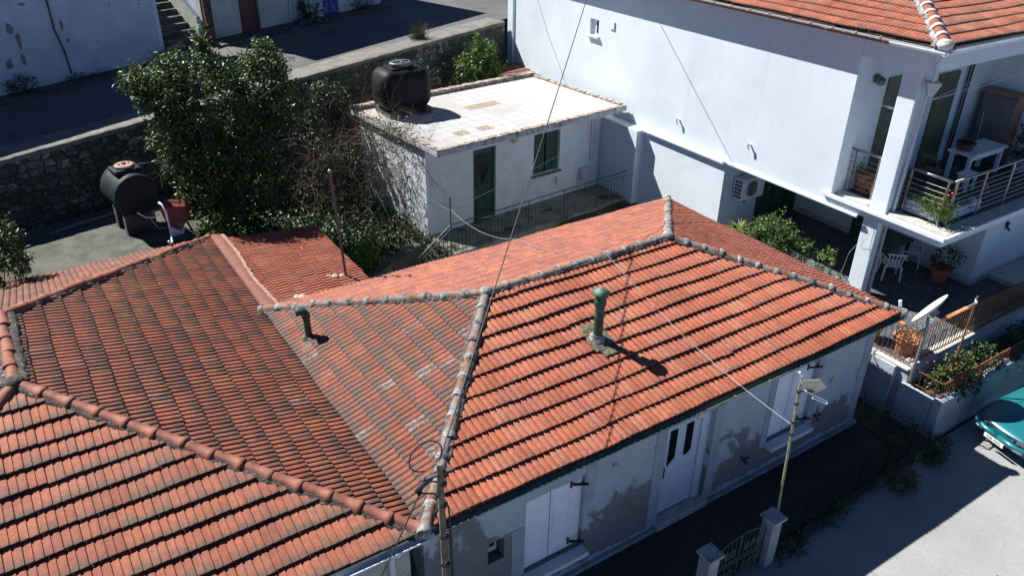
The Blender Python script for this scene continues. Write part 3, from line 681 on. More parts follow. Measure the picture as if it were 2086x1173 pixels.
# ================================================================ NEAR HOUSE (left)
nh = thing('tiled_house', 'near house with sooty brown hipped roof and plain brown ridge caps', 'house', (-4.2, .3, -2.9))
EZ, XR, YF, YR, Z1, YA, YB = -.06, -4.19, .05, 10.72, 1.25, 4.50, 6.70
dz = Z1-EZ
m = MB(); m.box(-8.1, -.12, .30, .55, -2.95, -.15); m.box(-.37, -.12, .551, 10.4, -2.95, -.15); m.box(-8.1, -7.85, .551, 10.4, -2.95, -.15); m.box(-7.84, -.38, 10.15, 10.4, -2.95, -.15); m.box(-7.8, -.4, .6, 10.1, -2.95, -.2)
m.build('wall', pm('near_house_render', (.42, .43, .36), .85, .12, 2, .01, 30, stains=(((.24, .23, .21), 2, .6, .7),)), nh)
sr = math.hypot(-XR, dz)
tiles('roof_slope', M_TOLD, nh, (0, YF, EZ), (0, 1, 0), (XR, 0, dz), [(0, 0), (YR-YF, 0), (YB-YF, sr), (YA-YF, sr)], pu=.22, pv=.345, label='dark sooty slope facing right', step=.040, amp=1.2)
sf = math.hypot(YA-YF, dz)
tiles('roof_slope', M_TNEAR, nh, (2*XR, YF, EZ), (1, 0, 0), (0, YA-YF, dz), [(0, 0), (-2*XR, 0), (-XR, sf)], pu=.215, pv=.345, label='near slope with wide flat pan tiles', step=.047, prof=PROFN, amp=1.15)
sb = math.hypot(YR-YB, dz)
tiles('roof_slope', M_TOLD, nh, (0, YR, EZ), (-1, 0, 0), (0, YB-YR, dz), [(0, 0), (-2*XR, 0), (-XR, sb)], pu=.22)
tiles('roof_slope', M_TOLD, nh, (2*XR, YR, EZ), (0, -1, 0), (-XR, 0, dz), [(0, 0), (YR-YF, 0), (YR-YA, sr), (YR-YB, sr)], pu=.22)
G1, G2 = (XR, YA, Z1), (XR, YB, Z1)
ridge('ridge_cap', M_CAPB, M_MORTD, nh, (-.05, YF+.03, EZ), G1, seg=.44, r=.09, collar=False, mw=.135, hook=True)
ridge('ridge_cap', M_CAPB, M_MORTD, nh, (-.02, YR, EZ), G2, seg=.44, r=.09, collar=False, mw=.135, hook=True)
ridge('ridge_cap', M_CAPB, M_MORTD, nh, G1, G2, seg=.44, r=.09, collar=False, mw=.20, hook=True)
ridge('ridge_cap', M_CAPB, M_MORTD, nh, (2*XR, YF, EZ), G1, seg=.44, r=.09, collar=False, mw=.135, hook=True)
m = MB(); m.ball((XR, YA, Z1+.05), .15, 10, 6, .7); m.each('mortar_knob', M_MORTD, nh, smooth=True)
m = MB(); vs = []
for i, x in enumerate((-8.4, .0)):
    for kk in range(9):
        a = math.pi+math.pi*kk/8; vs.append((x, YF-.06+.06*math.cos(a), EZ-.06+.06*math.sin(a)))
m.add(vs, [(q, q+1, q+10, q+9) for q in range(8)]); m.tube([(-8.4, YF-.122, EZ-.056), (0, YF-.122, EZ-.056)], .011, 5)
g = m.build('gutter', M_WPVC, nh); md = g.modifiers.new('s', 'SOLIDIFY'); md.thickness = .005
m = MB(); m.tube([(-.42, .0, -.2), (-.42, .12, -.32), (-.42, .24, -.42), (-.42, .24, -2.9)], .045, 10); m.build('downpipe', M_WPVC, nh, smooth=True)
# valley gutter between the two roofs
m = MB()
nseg = 40
for i in range(nseg):
    y0 = .1+i*(10.5/nseg); y1 = .1+(i+1)*(10.5/nseg)
    m.sheet([(-.16, y0, -.06), (0, y0, -.11), (0, y1, -.11), (-.16, y1, -.06)]); 
    if y0 < D: m.sheet([(0, y0, -.11), (.16, y0, -.0), (.16, y1, -.0), (0, y1, -.11)])
m.build('valley_gutter', M_CONC, nh)

# ================================================================ LEAN-TO
lt = thing('lean_to', 'low lean-to with a single tiled slope between the two hipped roofs', 'shed', (1.3, 8.6, -2.9))
m = MB(); m.box(.05, 2.32, 6.9, 10.3, -3, -.32); m.build('wall', M_ANNEX, lt)
tiles('roof_slope', M_TLEAN, lt, (2.47, 6.76, -.27), (0, 1, 0), (-2.2, 0, .25), [(0, 0), (3.78, 0), (3.72, 2.21), (0, 2.21)], pu=.225, pv=.335, step=.026, amp=1.3)
vs = []; fs = []; N_ = 50
for i in range(N_+1):
    y = 6.62+i*(10.62-6.62)/N_; wob = .03*math.sin(y*2.1)+random.gauss(0, .006)
    for (x, z) in ((-.02, -.10), (.00, .07), (.04, .10), (.22+wob, .055), (.25+wob, .03)): vs.append((x+.02, y, z+random.gauss(0, .002)))
for i in range(N_):
    for q in range(4): a = i*5+q; fs.append((a, a+5, a+6, a+1))
m = MB(); m.add(vs, fs); m.build('flashing', M_FLASH, lt, smooth=True)
vs = []; fs = []
for i in range(81):
    y = 6.65+i*3.95/80; wob = .03*math.sin(y*2.1)
    for q, (x, z) in enumerate(((.21, .058), (.25, .075), (.29, .06), (.31, .01))): vs.append((x+.02+wob+random.gauss(0, .012), y, z+random.gauss(0, .008)))
for i in range(80):
    for q in range(3): a = i*4+q; fs.append((a, a+4, a+5, a+1))
m = MB(); m.add(vs, fs); m.build('mortar_fillet', M_FLASHL, lt, smooth=True)
m = MB()
for (x, y, r_) in ((.82, 6.82, .10), (.72, 6.86, .07), (2.0, 7.62, .08), (1.82, 7.66, .09), (1.7, 7.7, .07)): m.ball((x, y, .02-.1*x+.02 if y > 7 else .07), r_, 8, 5, .35)
for q in range(len(m.v)): m.v[q] = tuple(V3(m.v[q])+rng.normal(size=3)*.01)
m.build('mortar_blob', pm('white_mortar', (.40, .37, .33), .95, .15, 12, .02, 24), lt, smooth=True)
# ================================================================ ANNEX with the flat paved roof
TH = .0936; AO = V3((6.193, 10.995, .876)); AU = V3((math.cos(TH), math.sin(TH), 0)); AV = V3((-math.sin(TH), math.cos(TH), 0))
AW, AD, TF = 7.23, 4.77, .82
def al(s, t, z): p = AO+AU*s+AV*t; p[2] = z; return p
def abox(mb, s0, s1, t0, t1, z0, z1): return mb.obox(al(s0, t0, z0), AU*(s1-s0), AV*(t1-t0), (0, 0, z1-z0))
ax = thing('outbuilding', 'small white outbuilding with flat paved roof and green door', 'outbuilding', tuple(al(3.6, 2.5, -2.0)))
m = MB()
hol = [(1.78, 2.62, -2.0, .27), (4.10, 5.18, -1.05, .28)]
def awall(mb, s0, s1, t0, t1, z0, z1, holes):
    xs = sorted({s0, s1, *[h[0] for h in holes], *[h[1] for h in holes]})
    for a, b in zip(xs, xs[1:]):
        zs = [(z0, z1)]
        for h in holes:
            if h[0] <= a+1e-6 and h[1] >= b-1e-6: zs = [q for (c, d) in zs for q in ((c, min(d, h[2])), (max(c, h[3]), d)) if q[1]-q[0] > 1e-4]
        for c, d in zs: abox(mb, a, b, t0, t1, c, d)
awall(m, .13, 6.95, TF, TF+.22, -3.1, .69, hol)
abox(m, .13, .35, TF+.221, 4.42, -3.1, .69); abox(m, .351, 6.95, 4.2, 4.42, -3.1, .69); abox(m, 6.73, 6.95, TF+.221, 4.19, -3.1, .69)
abox(m, .36, 6.72, TF+.5, 4.19, -3.1, .68)
m.build('wall', M_ANNEX, ax)
m = MB(); abox(m, 0, AW, 0, AD, .69, .835); m.build('roof_slab', M_SLABE, ax, bevel=.012)
m = MB(); m.sheet([al(.16, .16, .845), al(AW-.1, .16, .845), al(AW-.1, AD-.16, .845), al(.16, AD-.16, .845)]); pv_ = m.build('roof_paving', M_PAVE, ax)
m = MB()
for (a, b, t0, t1, zz) in ((0, AW, 0, .17, .872), (0, .17, .171, AD-.25, .874), (AW-.16, AW, .171, AD-.25, .90), (0, AW, AD-.24, AD, .97)):
    ln = b-a if b-a > 1 else t1-t0; n_ = int(ln/.2)
    for i in range(n_):
        g_ = .006
        if b-a > 1: abox(m, a+i*ln/n_+g_, a+(i+1)*ln/n_-g_, t0+random.uniform(0, .012), t1, .836, zz+random.uniform(-.012, .012))
        else: abox(m, a, b, t0+i*ln/n_+g_, t0+(i+1)*ln/n_-g_, .836, zz+random.uniform(-.012, .012))
m.build('brick_coping', M_BRICKE, ax, bevel=.008)
for (a, b, c, d) in ((2.95, 4.15, 2.55, 2.95), (1.25, 1.66, .74, 1.10), (2.05, 2.48, .72, 1.08)):
    m = MB(); nn_ = 14
    ring = []
    for i in range(40):
        t = i/40*4; e_ = int(t); f = t-e_; q = [(a+(b-a)*f, c), (b, c+(d-c)*f), (b-(b-a)*f, d), (a, d-(d-c)*f)][e_]
        ring.append(al(q[0]+random.gauss(0, .012), q[1]+random.gauss(0, .012), .851))
    m.sheet(ring); m.build('bare_patch', M_BUFF, pv_)
m = MB(); abox(m, 1.80, 2.60, TF+.10, TF+.15, -1.98, .25)
for (a, b, c, d) in ((1.86, 2.54, -1.9, -1.1),): abox(m, a, b, TF+.085, TF+.099, c, d); abox(m, a+.08, b-.08, TF+.075, TF+.0845, c+.1, d-.1)
abox(m, 1.78, 1.86, TF+.07, TF+.16, -1.99, .27); abox(m, 2.54, 2.62, TF+.07, TF+.16, -1.99, .27); abox(m, 1.861, 2.539, TF+.07, TF+.16, .18, .27)
ad = m.build('door', M_GREEND, ax, bevel=.006)
m = MB(); abox(m, 1.93, 2.47, TF+.09, TF+.097, -.92, .10); m.build('glass_pane', pm('dim_pane', (.045, .05, .05), .15, .2, 3), ad)
m = MB()
for q in range(7):
    s0 = 1.95+.085*q
    m.tube([al(2.2, TF+.08, -.9), al(2.2+(s0-2.2)*.6, TF+.08, -.5), al(s0, TF+.08, -.1+.1*math.sin(q*1.0)), al(2.2+(s0-2.2)*.5, TF+.08, .05)], .008, 5)
m.tube([al(1.94, TF+.08, -.4), al(2.2, TF+.08, -.2), al(2.46, TF+.08, -.4)], .008, 5)
m.build('door_grille', M_IRON, ad)
m = MB(); m.tube([al(1.86, TF+.06, -.98), al(1.80, TF+.03, -.98), al(1.92, TF+.02, -.98)], .012, 6); m.build('handle', M_STEEL, ad)
for (a, b) in ((4.10, 4.62), (4.66, 5.18)):
    m = MB(); abox(m, a+.01, b-.01, TF+.10, TF+.14, -1.03, .26)
    for q in range(4): abox(m, a+.03+q*.118, a+.03+q*.118+.10, TF+.085, TF+.099, -.98, .21)
    sh = m.build('shutter', M_GREEND, ax, bevel=.005)
m = MB(); abox(m, 4.04, 5.24, TF-.08, TF+.2, -1.11, -1.055); m.build('window_sill', M_CONCL, ax, bevel=.008)
m = MB(); m.lathe([(.06, 0), (.14, .03), (.15, .08), (.10, .13), (.03, .15)], al(3.30, TF, .36), -AV+V3((0, 0, -.2)), 16); m.build('wall_lamp', pm('cream_glass', (.60, .56, .40), .35, .08, 9), ax, smooth=True)
m = MB(); m.tube([al(6.52, TF-.02, .66), al(6.52, TF-.02, -1.1)], .018, 6); m.tube([al(6.66, TF-.02, .66), al(6.66, TF-.02, -1.0)], .014, 6); m.build('conduit', M_WHITE2, ax)
m = MB(); abox(m, 6.05, 6.50, TF-.22, TF-.01, -1.62, -1.22); m.build('meter_cabinet', M_WHITE2, ax, bevel=.02)
m = MB(); m.tube([al(5.0, TF-.0, -1.3), al(5.0, TF-.08, -1.28), al(5.03, TF-.09, -1.55)], .018, 6); m.build('tap', M_GALV, ax)
m = MB(); m.prism([al(1.0, TF-.004, .45), al(1.35, TF-.004, .52), al(1.5, TF-.004, .58), al(1.1, TF-.004, .60), al(.7, TF-.004, .48), al(.55, TF-.004, .30), al(.72, TF-.004, .36)], AV*.002); m.build('bare_plaster_patch', M_BUFF, ax)
# tiled strip and low block between annex and villa
nb = thing('tiled_ledge', 'short tiled ledge behind the paved flat roof against the villa wall', 'ledge', tuple(al(7.0, 5.4, -1)))
m = MB(); m.obox((12.1, 16.6, -2), (1.38, 0, 0), (0, 1.5, 0), (0, 0, 2.62)); m.build('wall', M_WHITE2, nb)
tiles('roof_slope', M_TLEFT, nb, (12.0, 16.6, .66), (1, 0, 0), (0, 1.6, .12), [(0, 0), (1.49, 0), (1.49, 1.6), (0, 1.6)], pu=.2)
# terrace of the annex
m = MB(); m.prism([al(.12, -.62, -3.1), al(7.2, -.62, -3.1), al(7.2, TF+.05, -3.1), al(.12, TF+.05, -3.1)], (0, 0, 1.1)); tag(m.build('upper_terrace', M_TERRC, bevel=.015), kind='structure')
m = MB()
for i in range(5): m.prism([al(.10-.34*i, -.60, -3.2), al(-.25-.34*i, -.60, -3.2), al(-.25-.34*i, .45, -3.2), al(.10-.34*i, .45, -3.2)], (0, 0, 1.0-.2*i))
tag(m.build('steps', M_CONCL, fixn=True), kind='structure')
m = MB(); vs = []
for (x, y, z) in ((3.4, 9.55, -1.62), (4.3, 10.1, -1.55), (5.5, 10.7, -1.6)): vs += [(x, y, -3.2), (x, y, z), (x-.14, y+.24, z+.02), (x-.14, y+.24, -3.2)]
m.add(vs, [(0, 4, 5, 1), (1, 5, 6, 2), (2, 6, 7, 3), (4, 8, 9, 5), (5, 9, 10, 6), (6, 10, 11, 7), (0, 1, 2, 3), (8, 11, 10, 9)])
tag(m.build('low_wall', M_CONC, bevel=.02), 'low rough concrete wall by the steps of the outbuilding', 'wall')
# railing of the terrace
def baluster_run(th, a, b, rail, name, matr, gap=.125, r=.009, low=.08, par=None):
    """rails and balusters between base points a and b (rail height)"""
    a, b = V3(a), V3(b); Ln = np.linalg.norm((b-a)[:2]); up_ = V3((0, 0, 1))
    m = MB(); m.tube([a+up_*rail, b+up_*rail], .016, 6); m.tube([a+up_*(rail-.14), b+up_*(rail-.14)], r*.9, 5); m.tube([a+up_*low, b+up_*low], r*1.1, 5)
    m.build('rail', matr, th)
    n_ = int(Ln/gap); m = MB()
    for i in range(1, n_):
        p = a+(b-a)*i/n_; m.tube([p+up_*low, p+up_*(rail-.14)], r*1.1, 4)
    m.build('balusters', matr, th)
    return n_
tr_ = thing('railing', 'green iron railing with scrolls in front of the small outbuilding', 'railing', tuple(al(3.5, -.56, -2)))
baluster_run(tr_, al(.0, -.56, -2.0), al(7.0, -.56, -2.0), .92, 'rail', M_GREENR)
for s_ in (0.0, 1.4, 2.8, 4.2, 5.6, 7.0):
    m = MB(); top = 1.75 if s_ == 0 else (1.72 if s_ == 7.0 else .92); m.tube([al(s_, -.56, -2.0), al(s_, -.56, -2.0+top)], .02 if s_ in (0, 7.0) else .015, 6); m.build('post', M_GREENR, tr_)
for s_ in np.arange(.7, 7, 1.4):
    m = MB()
    for sg in (-1, 1):
        pts = [al(s_+sg*(.05+.16*t+.05*math.cos(t*9)*t), -.56, -1.08-.10+.03+.06*math.sin(t*9)*(.4+t*.6)) for t in np.linspace(0, 1, 16)]
        m.tube(pts, .006, 4)
    m.build('scroll', M_GREENR, tr_)
st_ = thing('stair_railing', 'sloping green stair rail descending beside the outbuilding steps', 'railing', tuple(al(-.8, -.56, -2.6)))
baluster_run(st_, al(0, -.56, -2.0), al(-1.55, -.56, -3.0), .92, 'rail', M_GREENR)
m = MB(); m.tube([al(-1.5, -.56, -3.2), al(-1.5, -.56, -2.05)], .018, 6); m.build('post', M_GREENR, st_)
# clothes line with one peg
m = MB(); cl = catenary(al(0, -.56, -.62), al(6.6, TF-.05, -.18), .10, 20); m.tube(cl, .006, 4); tag(m.build('clothes_line', M_WIREW), 'thin grey clothes line stretched across the outbuilding front', 'clothes line')
m = MB(); p = cl[11]; m.obox(p+V3((-.03, -.01, -.09)), (.02, 0, .0), (0, .02, 0), (.01, 0, .12)); m.obox(p+V3((.0, -.01, -.08)), (.02, 0, .0), (0, .02, 0), (-.01, 0, .1)); m.obox(p+V3((-.03, -.004, -.11)), (.07, 0, .02), (0, .008, 0), (.0, 0, .05))
tag(m.build('clothes_peg', pm('pink_plastic', (.42, .10, .20), .5, .1, 9)), 'small pink clothes peg hanging on the clothes line', 'clothes peg')
m = MB(); m.tube(catenary(al(-.02, TF-.03, .35), al(0, -.56, -.28), .12, 12), .010, 5); tag(m.build('feed_cable', M_WIREB), 'short dark cable from outbuilding corner to railing post', 'cable')
m = MB(); m.tube(catenary(al(.1, TF-.02, -.75), al(0, -.56, -.66), .02, 8), .004, 5); tag(m.build('tie_string', M_WIREG), 'frayed pale string tied between outbuilding wall and railing post', 'string')
# water tank on the annex roof
wt = thing('water_tank', 'black rounded plastic water tank on the flat roof of the outbuilding', 'water tank', tuple(al(.95, 3.75, .85)))
tc = V3((7.02, 14.72, .848)); TS = V3((1.38, 1.16, 1.17))
def scl(mb):
    mb.v = [tuple(tc+(V3(p)-tc)*TS) for p in mb.v]; return mb
m = MB()
for sx in (-.48, .38): m.obox(tc+V3((sx, -.45, 0)), (.14, 0, 0), (0, .9, 0), (0, 0, .16))
m = scl(m); m.each('support_block', M_CONC, wt)
vs = []; fs = []; NS, NP = 17, 28
for i in range(NS):
    u = -1+2*i/(NS-1); xx_ = .62*math.copysign(abs(u)**1.0, u); cap = (1-abs(u)**7)**.42 if abs(u) < 1 else .02
    rib = 1+.05*max(0, math.cos(u*math.pi*3.2))**2
    for k_ in range(NP):
        a = 2*math.pi*k_/NP; ca, sa = math.cos(a), math.sin(a)
        e_ = .36; yy = .50*math.copysign(abs(ca)**e_, ca)*cap*rib; zz = .50*math.copysign(abs(sa)**(.5 if sa < 0 else .85), sa)*cap*rib
        vs.append(tc+V3((xx_, yy, .66+zz*1.0)))
for i in range(NS-1):
    for k_ in range(NP): a = i*NP+k_; b = i*NP+(k_+1) % NP; fs.append((a, b, b+NP, a+NP))
fs += [tuple(range(NP-1, -1, -1)), tuple(range((NS-1)*NP, NS*NP))]
m = MB(); m.add(vs, fs); scl(m); m.build('tank_body', M_BLACKP, wt, smooth=True, fixn=True)
m = MB(); m.obox(tc+V3((-.30, -.28, 1.10)), (.6, 0, 0), (0, .56, 0), (0, 0, .10)); scl(m); m.build('neck_plate', M_BLACKP, wt, bevel=.03)
m = MB(); m.lathe([(.24, 1.20), (.25, 1.22), (.25, 1.28), (.225, 1.30), (.20, 1.29), (.0, 1.29)], tc, n=24); m.obox(tc+V3((-.19, -.02, 1.285)), (.38, 0, 0), (0, .04, 0), (0, 0, .035)); m.obox(tc+V3((-.02, -.19, 1.286)), (.04, 0, 0), (0, .38, 0), (0, 0, .033))
scl(m); m.build('lid', pm('dusty_black_lid', (.09, .095, .10), .5, .2, 6), wt, smooth=False)

# ================================================================ VILLA (white house on the right)
vl = thing('villa', 'large white two storey villa with tiled roof and corner balcony', 'house', (17, 9, -3))
m = MB()
m.box(13.75, 24, 3.96, 18.83, .33, 4.46)
ys_ = [(3.96, 13.46, .33, 4.46), (13.90, 18.83, .33, 4.46), (13.46, 13.90, .33, 2.66), (13.46, 13.90, 3.16, 4.46)]
for (a, b, c, d) in ys_: m.box(13.5, 13.749, a, b, c, d)
m.box(19.6, 24, 1.60, 3.959, .33, 4.46)
m.box(13.42, 16.8, 7.36, 18.83, -3.2, .329); m.box(16.801, 24, 1.57, 18.8, -3.2, .329)
m.box(13.08, 13.419, 10.75, 12.6, -3.2, .329)
m.build('wall', M_WHITE, vl)
m = MB(); m.box(13.62, 14.06, 2.50, 2.95, .55, 3.96); m.build('pillar', M_WHITE, vl, bevel=.02)
m = MB(); m.box(13.62, 14.06, 2.60, 3.02, -1.86, .329); m.build('pillar', M_WHITE, vl, bevel=.02)
m = MB(); m.box(13.5, 13.95, 2.22, 3.959, 3.95, 4.46); m.box(13.951, 24, 2.22, 2.60, 3.95, 4.46); m.build('roof_beam', M_WHITE, vl, bevel=.015)
m = MB(); m.box(13.951, 24, 2.601, 3.959, 4.40, 4.45); m.build('soffit', M_WHITE, vl)
m = MB(); m.box(13.50, 24, .98, 3.958, .33, .54); m.build('balcony_slab', M_WHITE, vl, bevel=.02)
m = MB(); m.box(14.02, 19.6, 1.35, 3.955, .541, .57); m.build('balcony_floor', M_LINO, vl)
m = MB(); m.box(13.42, 13.50, .9, 4.15, .50, .60); m.box(13.50, 24, .88, .96, .50, .60); m.box(13.30, 13.42, 7.38, 10.72, .29, .37); m.box(13.44, 13.499, 3.1, 7.37, .27, .345); m.each('drip_moulding', M_WPVC, vl, bevel=.012)
m = MB(); m.box(13.66, 13.98, .99, 2.46, .545, .60); m.box(13.66, 13.98, 3.02, 3.95, .545, .60); m.box(13.98, 23, .99, 1.30, .545, .60); m.each('marble_edge', M_MARB, vl, bevel=.008)
EX, EY, EZV = 13.20, 1.95, 4.58
tiles('roof_slope', M_TWHITE, vl, (EX, 20, EZV), (0, -1, 0), (5.5, 0, 1.55), [(0, 0), (18.05, 0), (18.05-5.5, 5.714), (0, 5.714)], pu=.21, step=.032)
tiles('roof_slope', M_TWHITE, vl, (EX, EY, EZV), (1, 0, 0), (0, 5.5, 1.55), [(0, 0), (11, 0), (11, 5.714), (5.5, 5.714)], pu=.21, step=.032)
ridge('ridge_cap', M_CAPB, M_MORT, vl, (EX-.03, EY-.03, EZV), (EX+5.5, EY+5.5, EZV+1.55), seg=.42, r=.125, mw=.19, rimmat=M_DISH)
m = MB(); m.ball((EX-.0, EY-.0, EZV+.06), .17, 10, 6, .7); m.each('mortar_knob', M_DISH, vl, smooth=True)
m = MB(); m.box(13.17, 13.5, 2.22, 20, 4.461, 4.52); m.box(13.3, 24, 2.05, 2.22, 4.461, 4.52); m.box(13.501, 24, 2.221, 20, 4.47, 4.52); m.build('eaves_board', pm('eaves_board_grey', (.30, .31, .33), .8, .1, 4), vl)  # even grey boards under the roof edge
def halfpipe(mb, a, b, r, n=8):
    a, b = V3(a), V3(b); d = unit(b-a); x = unit(np.cross(d, (0, 0, 1))); vs = []
    for p in (a, b):
        for k in range(n+1): t = math.pi+math.pi*k/n; vs.append(p+x*r*math.cos(t)+V3((0, 0, r*math.sin(t))))
    mb.add(vs, [(q, q+1, q+n+2, q+n+1) for q in range(n)]); mb.tube([a+x*r, b+x*r], .011, 5); mb.tube([a-x*r, b-x*r], .011, 5)
m = MB(); halfpipe(m, (13.12, 3.1, 4.50), (13.12, 20, 4.50), .065); g = m.build('gutter', M_BROWNG, vl); g.modifiers.new('s', 'SOLIDIFY').thickness = .006
m = MB(); halfpipe(m, (13.12, 1.82, 4.50), (13.12, 3.1, 4.50), .066); halfpipe(m, (13.06, 1.84, 4.50), (24, 1.84, 4.50), .066); g = m.build('gutter', M_WPVC, vl); g.modifiers.new('s', 'SOLIDIFY').thickness = .006
m = MB()
for y in np.arange(3.4, 19.5, .62): m.bar((13.04, y, 4.505), (13.34, y+.03, 4.56), .025, .012)
m.each('gutter_brackets', pm('bleached_bracket', (.38, .33, .27), .6, .2, 9), vl)
m = MB(); m.lathe([(.09, 0), (.20, .28), (.21, .30)], (13.78, 2.30, 3.42), n=4); m.tube([(13.15, 1.9, 4.42), (13.4, 2.1, 4.2), (13.72, 2.28, 3.72)], .045, 8); m.tube([(13.80, 2.38, 3.45), (13.82, 2.44, .6)], .04, 8); m.build('rain_hopper', M_WHITE2, vl)
m = MB(); m.tube([(13.86, 2.555, .32), (13.86, 2.555, -1.8)], .035, 8); m.tube([(14.0, 2.44, 3.4), (14.0, 2.46, .6)], .012, 6); m.build('downpipe', M_GALV, vl)
m = MB(); m.box(13.60, 13.66, 13.46, 13.90, 2.66, 3.16); sw = m.build('window', M_WPVC, vl)
m = MB(); m.box(13.585, 13.598, 13.52, 13.66, 2.72, 3.10); m.build('glass_pane', M_GLASSD, sw)
m = MB(); m.box(13.40, 13.5, 13.38, 13.98, 2.59, 2.655); m.build('window_sill', M_WHITE, vl, bevel=.008)
m = MB(); m.box(13.46, 13.499, 12.66, 12.86, 3.0, 3.24); m.build('vent_cover', M_WHITE, vl, bevel=.01)
m = MB(); m.box(13.40, 13.5, 12.02, 12.10, 4.0, 4.26); m.tube([(13.4, 12.06, 4.3), (13.36, 12.06, 4.1), (13.4, 12.02, 3.95)], .025, 6); m.build('cable_bracket', M_WPVC, vl)
m = MB()
for (y, z) in ((9.42, .97), (6.66, 1.02)): m.bar((13.5, y, z+.02), (13.34, y+.02, z+.06), .05, .03); m.bar((13.36, y+.02, z+.12), (13.40, y-.03, z-.1), .035)
m.each('wall_hook', M_WPVC, vl)
# upper doors with shutters on the balcony
m = MB(); m.box(14.78, 16.35, 3.90, 3.958, .57, 3.30)
for (a, b) in ((14.84, 15.26), (15.32, 15.74), (15.80, 16.30)):
    for z in np.arange(.75, 3.2, .075): m.obox((a, 3.88, z), (b-a, 0, 0), (0, .018, 0), (0, .012, .05))
m.build('balcony_door_shutter', M_OLIVESH, vl, bevel=.004)
m = MB(); m.box(17.0, 17.9, 3.90, 3.958, .57, 3.1)
for z in np.arange(.75, 3.0, .075): m.obox((17.06, 3.88, z), (.78, 0, 0), (0, .018, 0), (0, .012, .05))
m.build('balcony_door_shutter', M_OLIVESH, vl)
m = MB()
for x in (18.3, 18.45): m.tube([(x, 3.90, .6), (x, 3.90, 4.3)], .03, 6)
m.build('wall_pipe', M_IRON, vl)
m = MB(); m.lathe([(.10, 0), (.11, .05), (.09, .10), (.11, .12), (.10, .22), (.05, .26)], (14.25, 3.96, 3.38), (0, -1, -.35), 14); m.build('bulkhead_lamp', pm('lamp_bronze', (.12, .13, .10), .4, .2, 9), vl, smooth=True)
m = MB(); m.tube([(13.95, 3.90, 3.05), (13.95, 3.90, 2.85), (13.95, 3.1, 2.9), (14.02, 2.7, 2.86)], .012, 5); m.tube([(13.99, 3.35, 2.88), (14.02, 2.9, 2.86)], .03, 6); m.build('clothes_rail', M_WPVC, vl)
for q in range(3):
    m = MB(); m.tube(catenary((14.0, 2.62+.2*q, 3.15-.16*q), (19.6, 2.3+.4*q, 3.6), .1, 12), .006, 4); m.build('drying_line', M_WIREW, vl)
# porch doors below
m = MB()
for (a, b) in ((14.98, 15.55), (15.60, 16.15), (16.2, 16.75)): m.box(a, b, 7.28, 7.358, -1.85, .2); m.box(a+.06, b-.06, 7.26, 7.279, -1.7, .1)
m.build('porch_door_shutter', M_GREEND, vl, bevel=.006)
m = MB(); m.box(16.72, 16.799, 4.2, 5.2, -1.85, .1); m.build('porch_door', M_GREEND, vl, bevel=.006)
m = MB(); m.box(16.76, 16.798, 1.58, 7.2, -1.85, -1.70); m.box(16.81, 24, 1.53, 1.568, -1.85, -1.72); m.build('skirting', M_MARB, vl)
m = MB(); m.bar((17.75, 1.56, -.35), (17.85, 1.5, -.5), .1, .04); m.box(17.72, 17.80, 1.50, 1.57, -.34, -.26); m.each('shutter_catch', M_IRON, vl)
m = MB(); m.box(19.7, 20.9, 1.50, 1.568, -.9, .1); m.build('window_shutter', M_GREEND, vl)
# balcony railing
br = thing('balcony_railing', 'stainless steel balcony railing with horizontal tubes on the villa corner', 'railing', (14, 1.4, .55))
def steel(a, b, posts):
    a, b = V3(a), V3(b); up_ = V3((0, 0, 1)); d = unit(b-a)
    m = MB(); m.tube([a+up_*1.08, b+up_*1.08], .032, 10); m.build('handrail', M_STEEL, br, smooth=True)
    for q in range(7):
        m = MB(); m.tube([a+up_*(.13+q*.125), b+up_*(.13+q*.125)], .010, 6); m.build('rail', M_STEEL, br)
    for t in posts:
        m = MB(); p = a+d*t; m.bar(p, p+up_*1.06, .055, .03); m.build('post', M_STEEL, br)
steel((13.98, 3.95, .60), (13.98, 3.0, .60), (.12, .78))
steel((13.98, 2.48, .60), (13.98, 1.36, .60), (.15, 1.05))
steel((14.03, 1.32, .60), (23, 1.32, .60), (.1, 1.3, 2.5, 3.7, 4.9, 6.1, 7.3, 8.5))
# ================================================================ RETAINING WALL AND BUILDINGS ACROSS THE ROAD
rw = thing('stone_wall', 'long rubble stone retaining wall below the road with pale concrete top', 'wall', tuple(rd(8, .3, -3)))
vs = []; fs = []; ss = np.arange(-12, 17.61, .4)
for i, s_ in enumerate(ss):
    for (t, z) in ((-.14, None), (-.02, -.07), (.84, -.07), (.84, None)):
        p = rd(s_, t+(random.gauss(0, .012) if t < .5 else 0), 0 if z is None else z)
        if z is None: p[2] = -3.0
        vs.append(p)
for i in range(len(ss)-1):
    for q in range(3): a = i*4+q; fs.append((a, a+4, a+5, a+1))
m = MB(); m.add(vs, fs); m.build('stonework', M_STONE, rw)
vs = []; fs = []
for i, s_ in enumerate(np.arange(-12, 17.61, .15)):
    w1 = random.gauss(0, .012); w2 = .86+.05*math.sin(s_*1.3)+random.gauss(0, .012)
    for (t, z) in ((-.05+w1, -.09), (-.05+w1, .02), (.02+w1, .04), (w2, .04), (w2+.02, .004)): vs.append(rd(s_, t, z+random.gauss(0, .004)))
for i in range(len(vs)//5-1):
    for q in range(4): a = i*5+q; fs.append((a, a+5, a+6, a+1))
m = MB(); m.add(vs, fs); m.build('coping', M_CONCL, rw)
E1 = V3((.9579, .287, 0)); E2 = V3((-.287, .9579, 0))
def zr(p): return 1.4+.0455*((V3(p)-RP)@DW)
lb = thing('house', 'tall bluish limewashed house with bare flaking side wall across the road', 'house', (-4, 22, 1.4))
Q = V3((1.72, 21.3, 0))
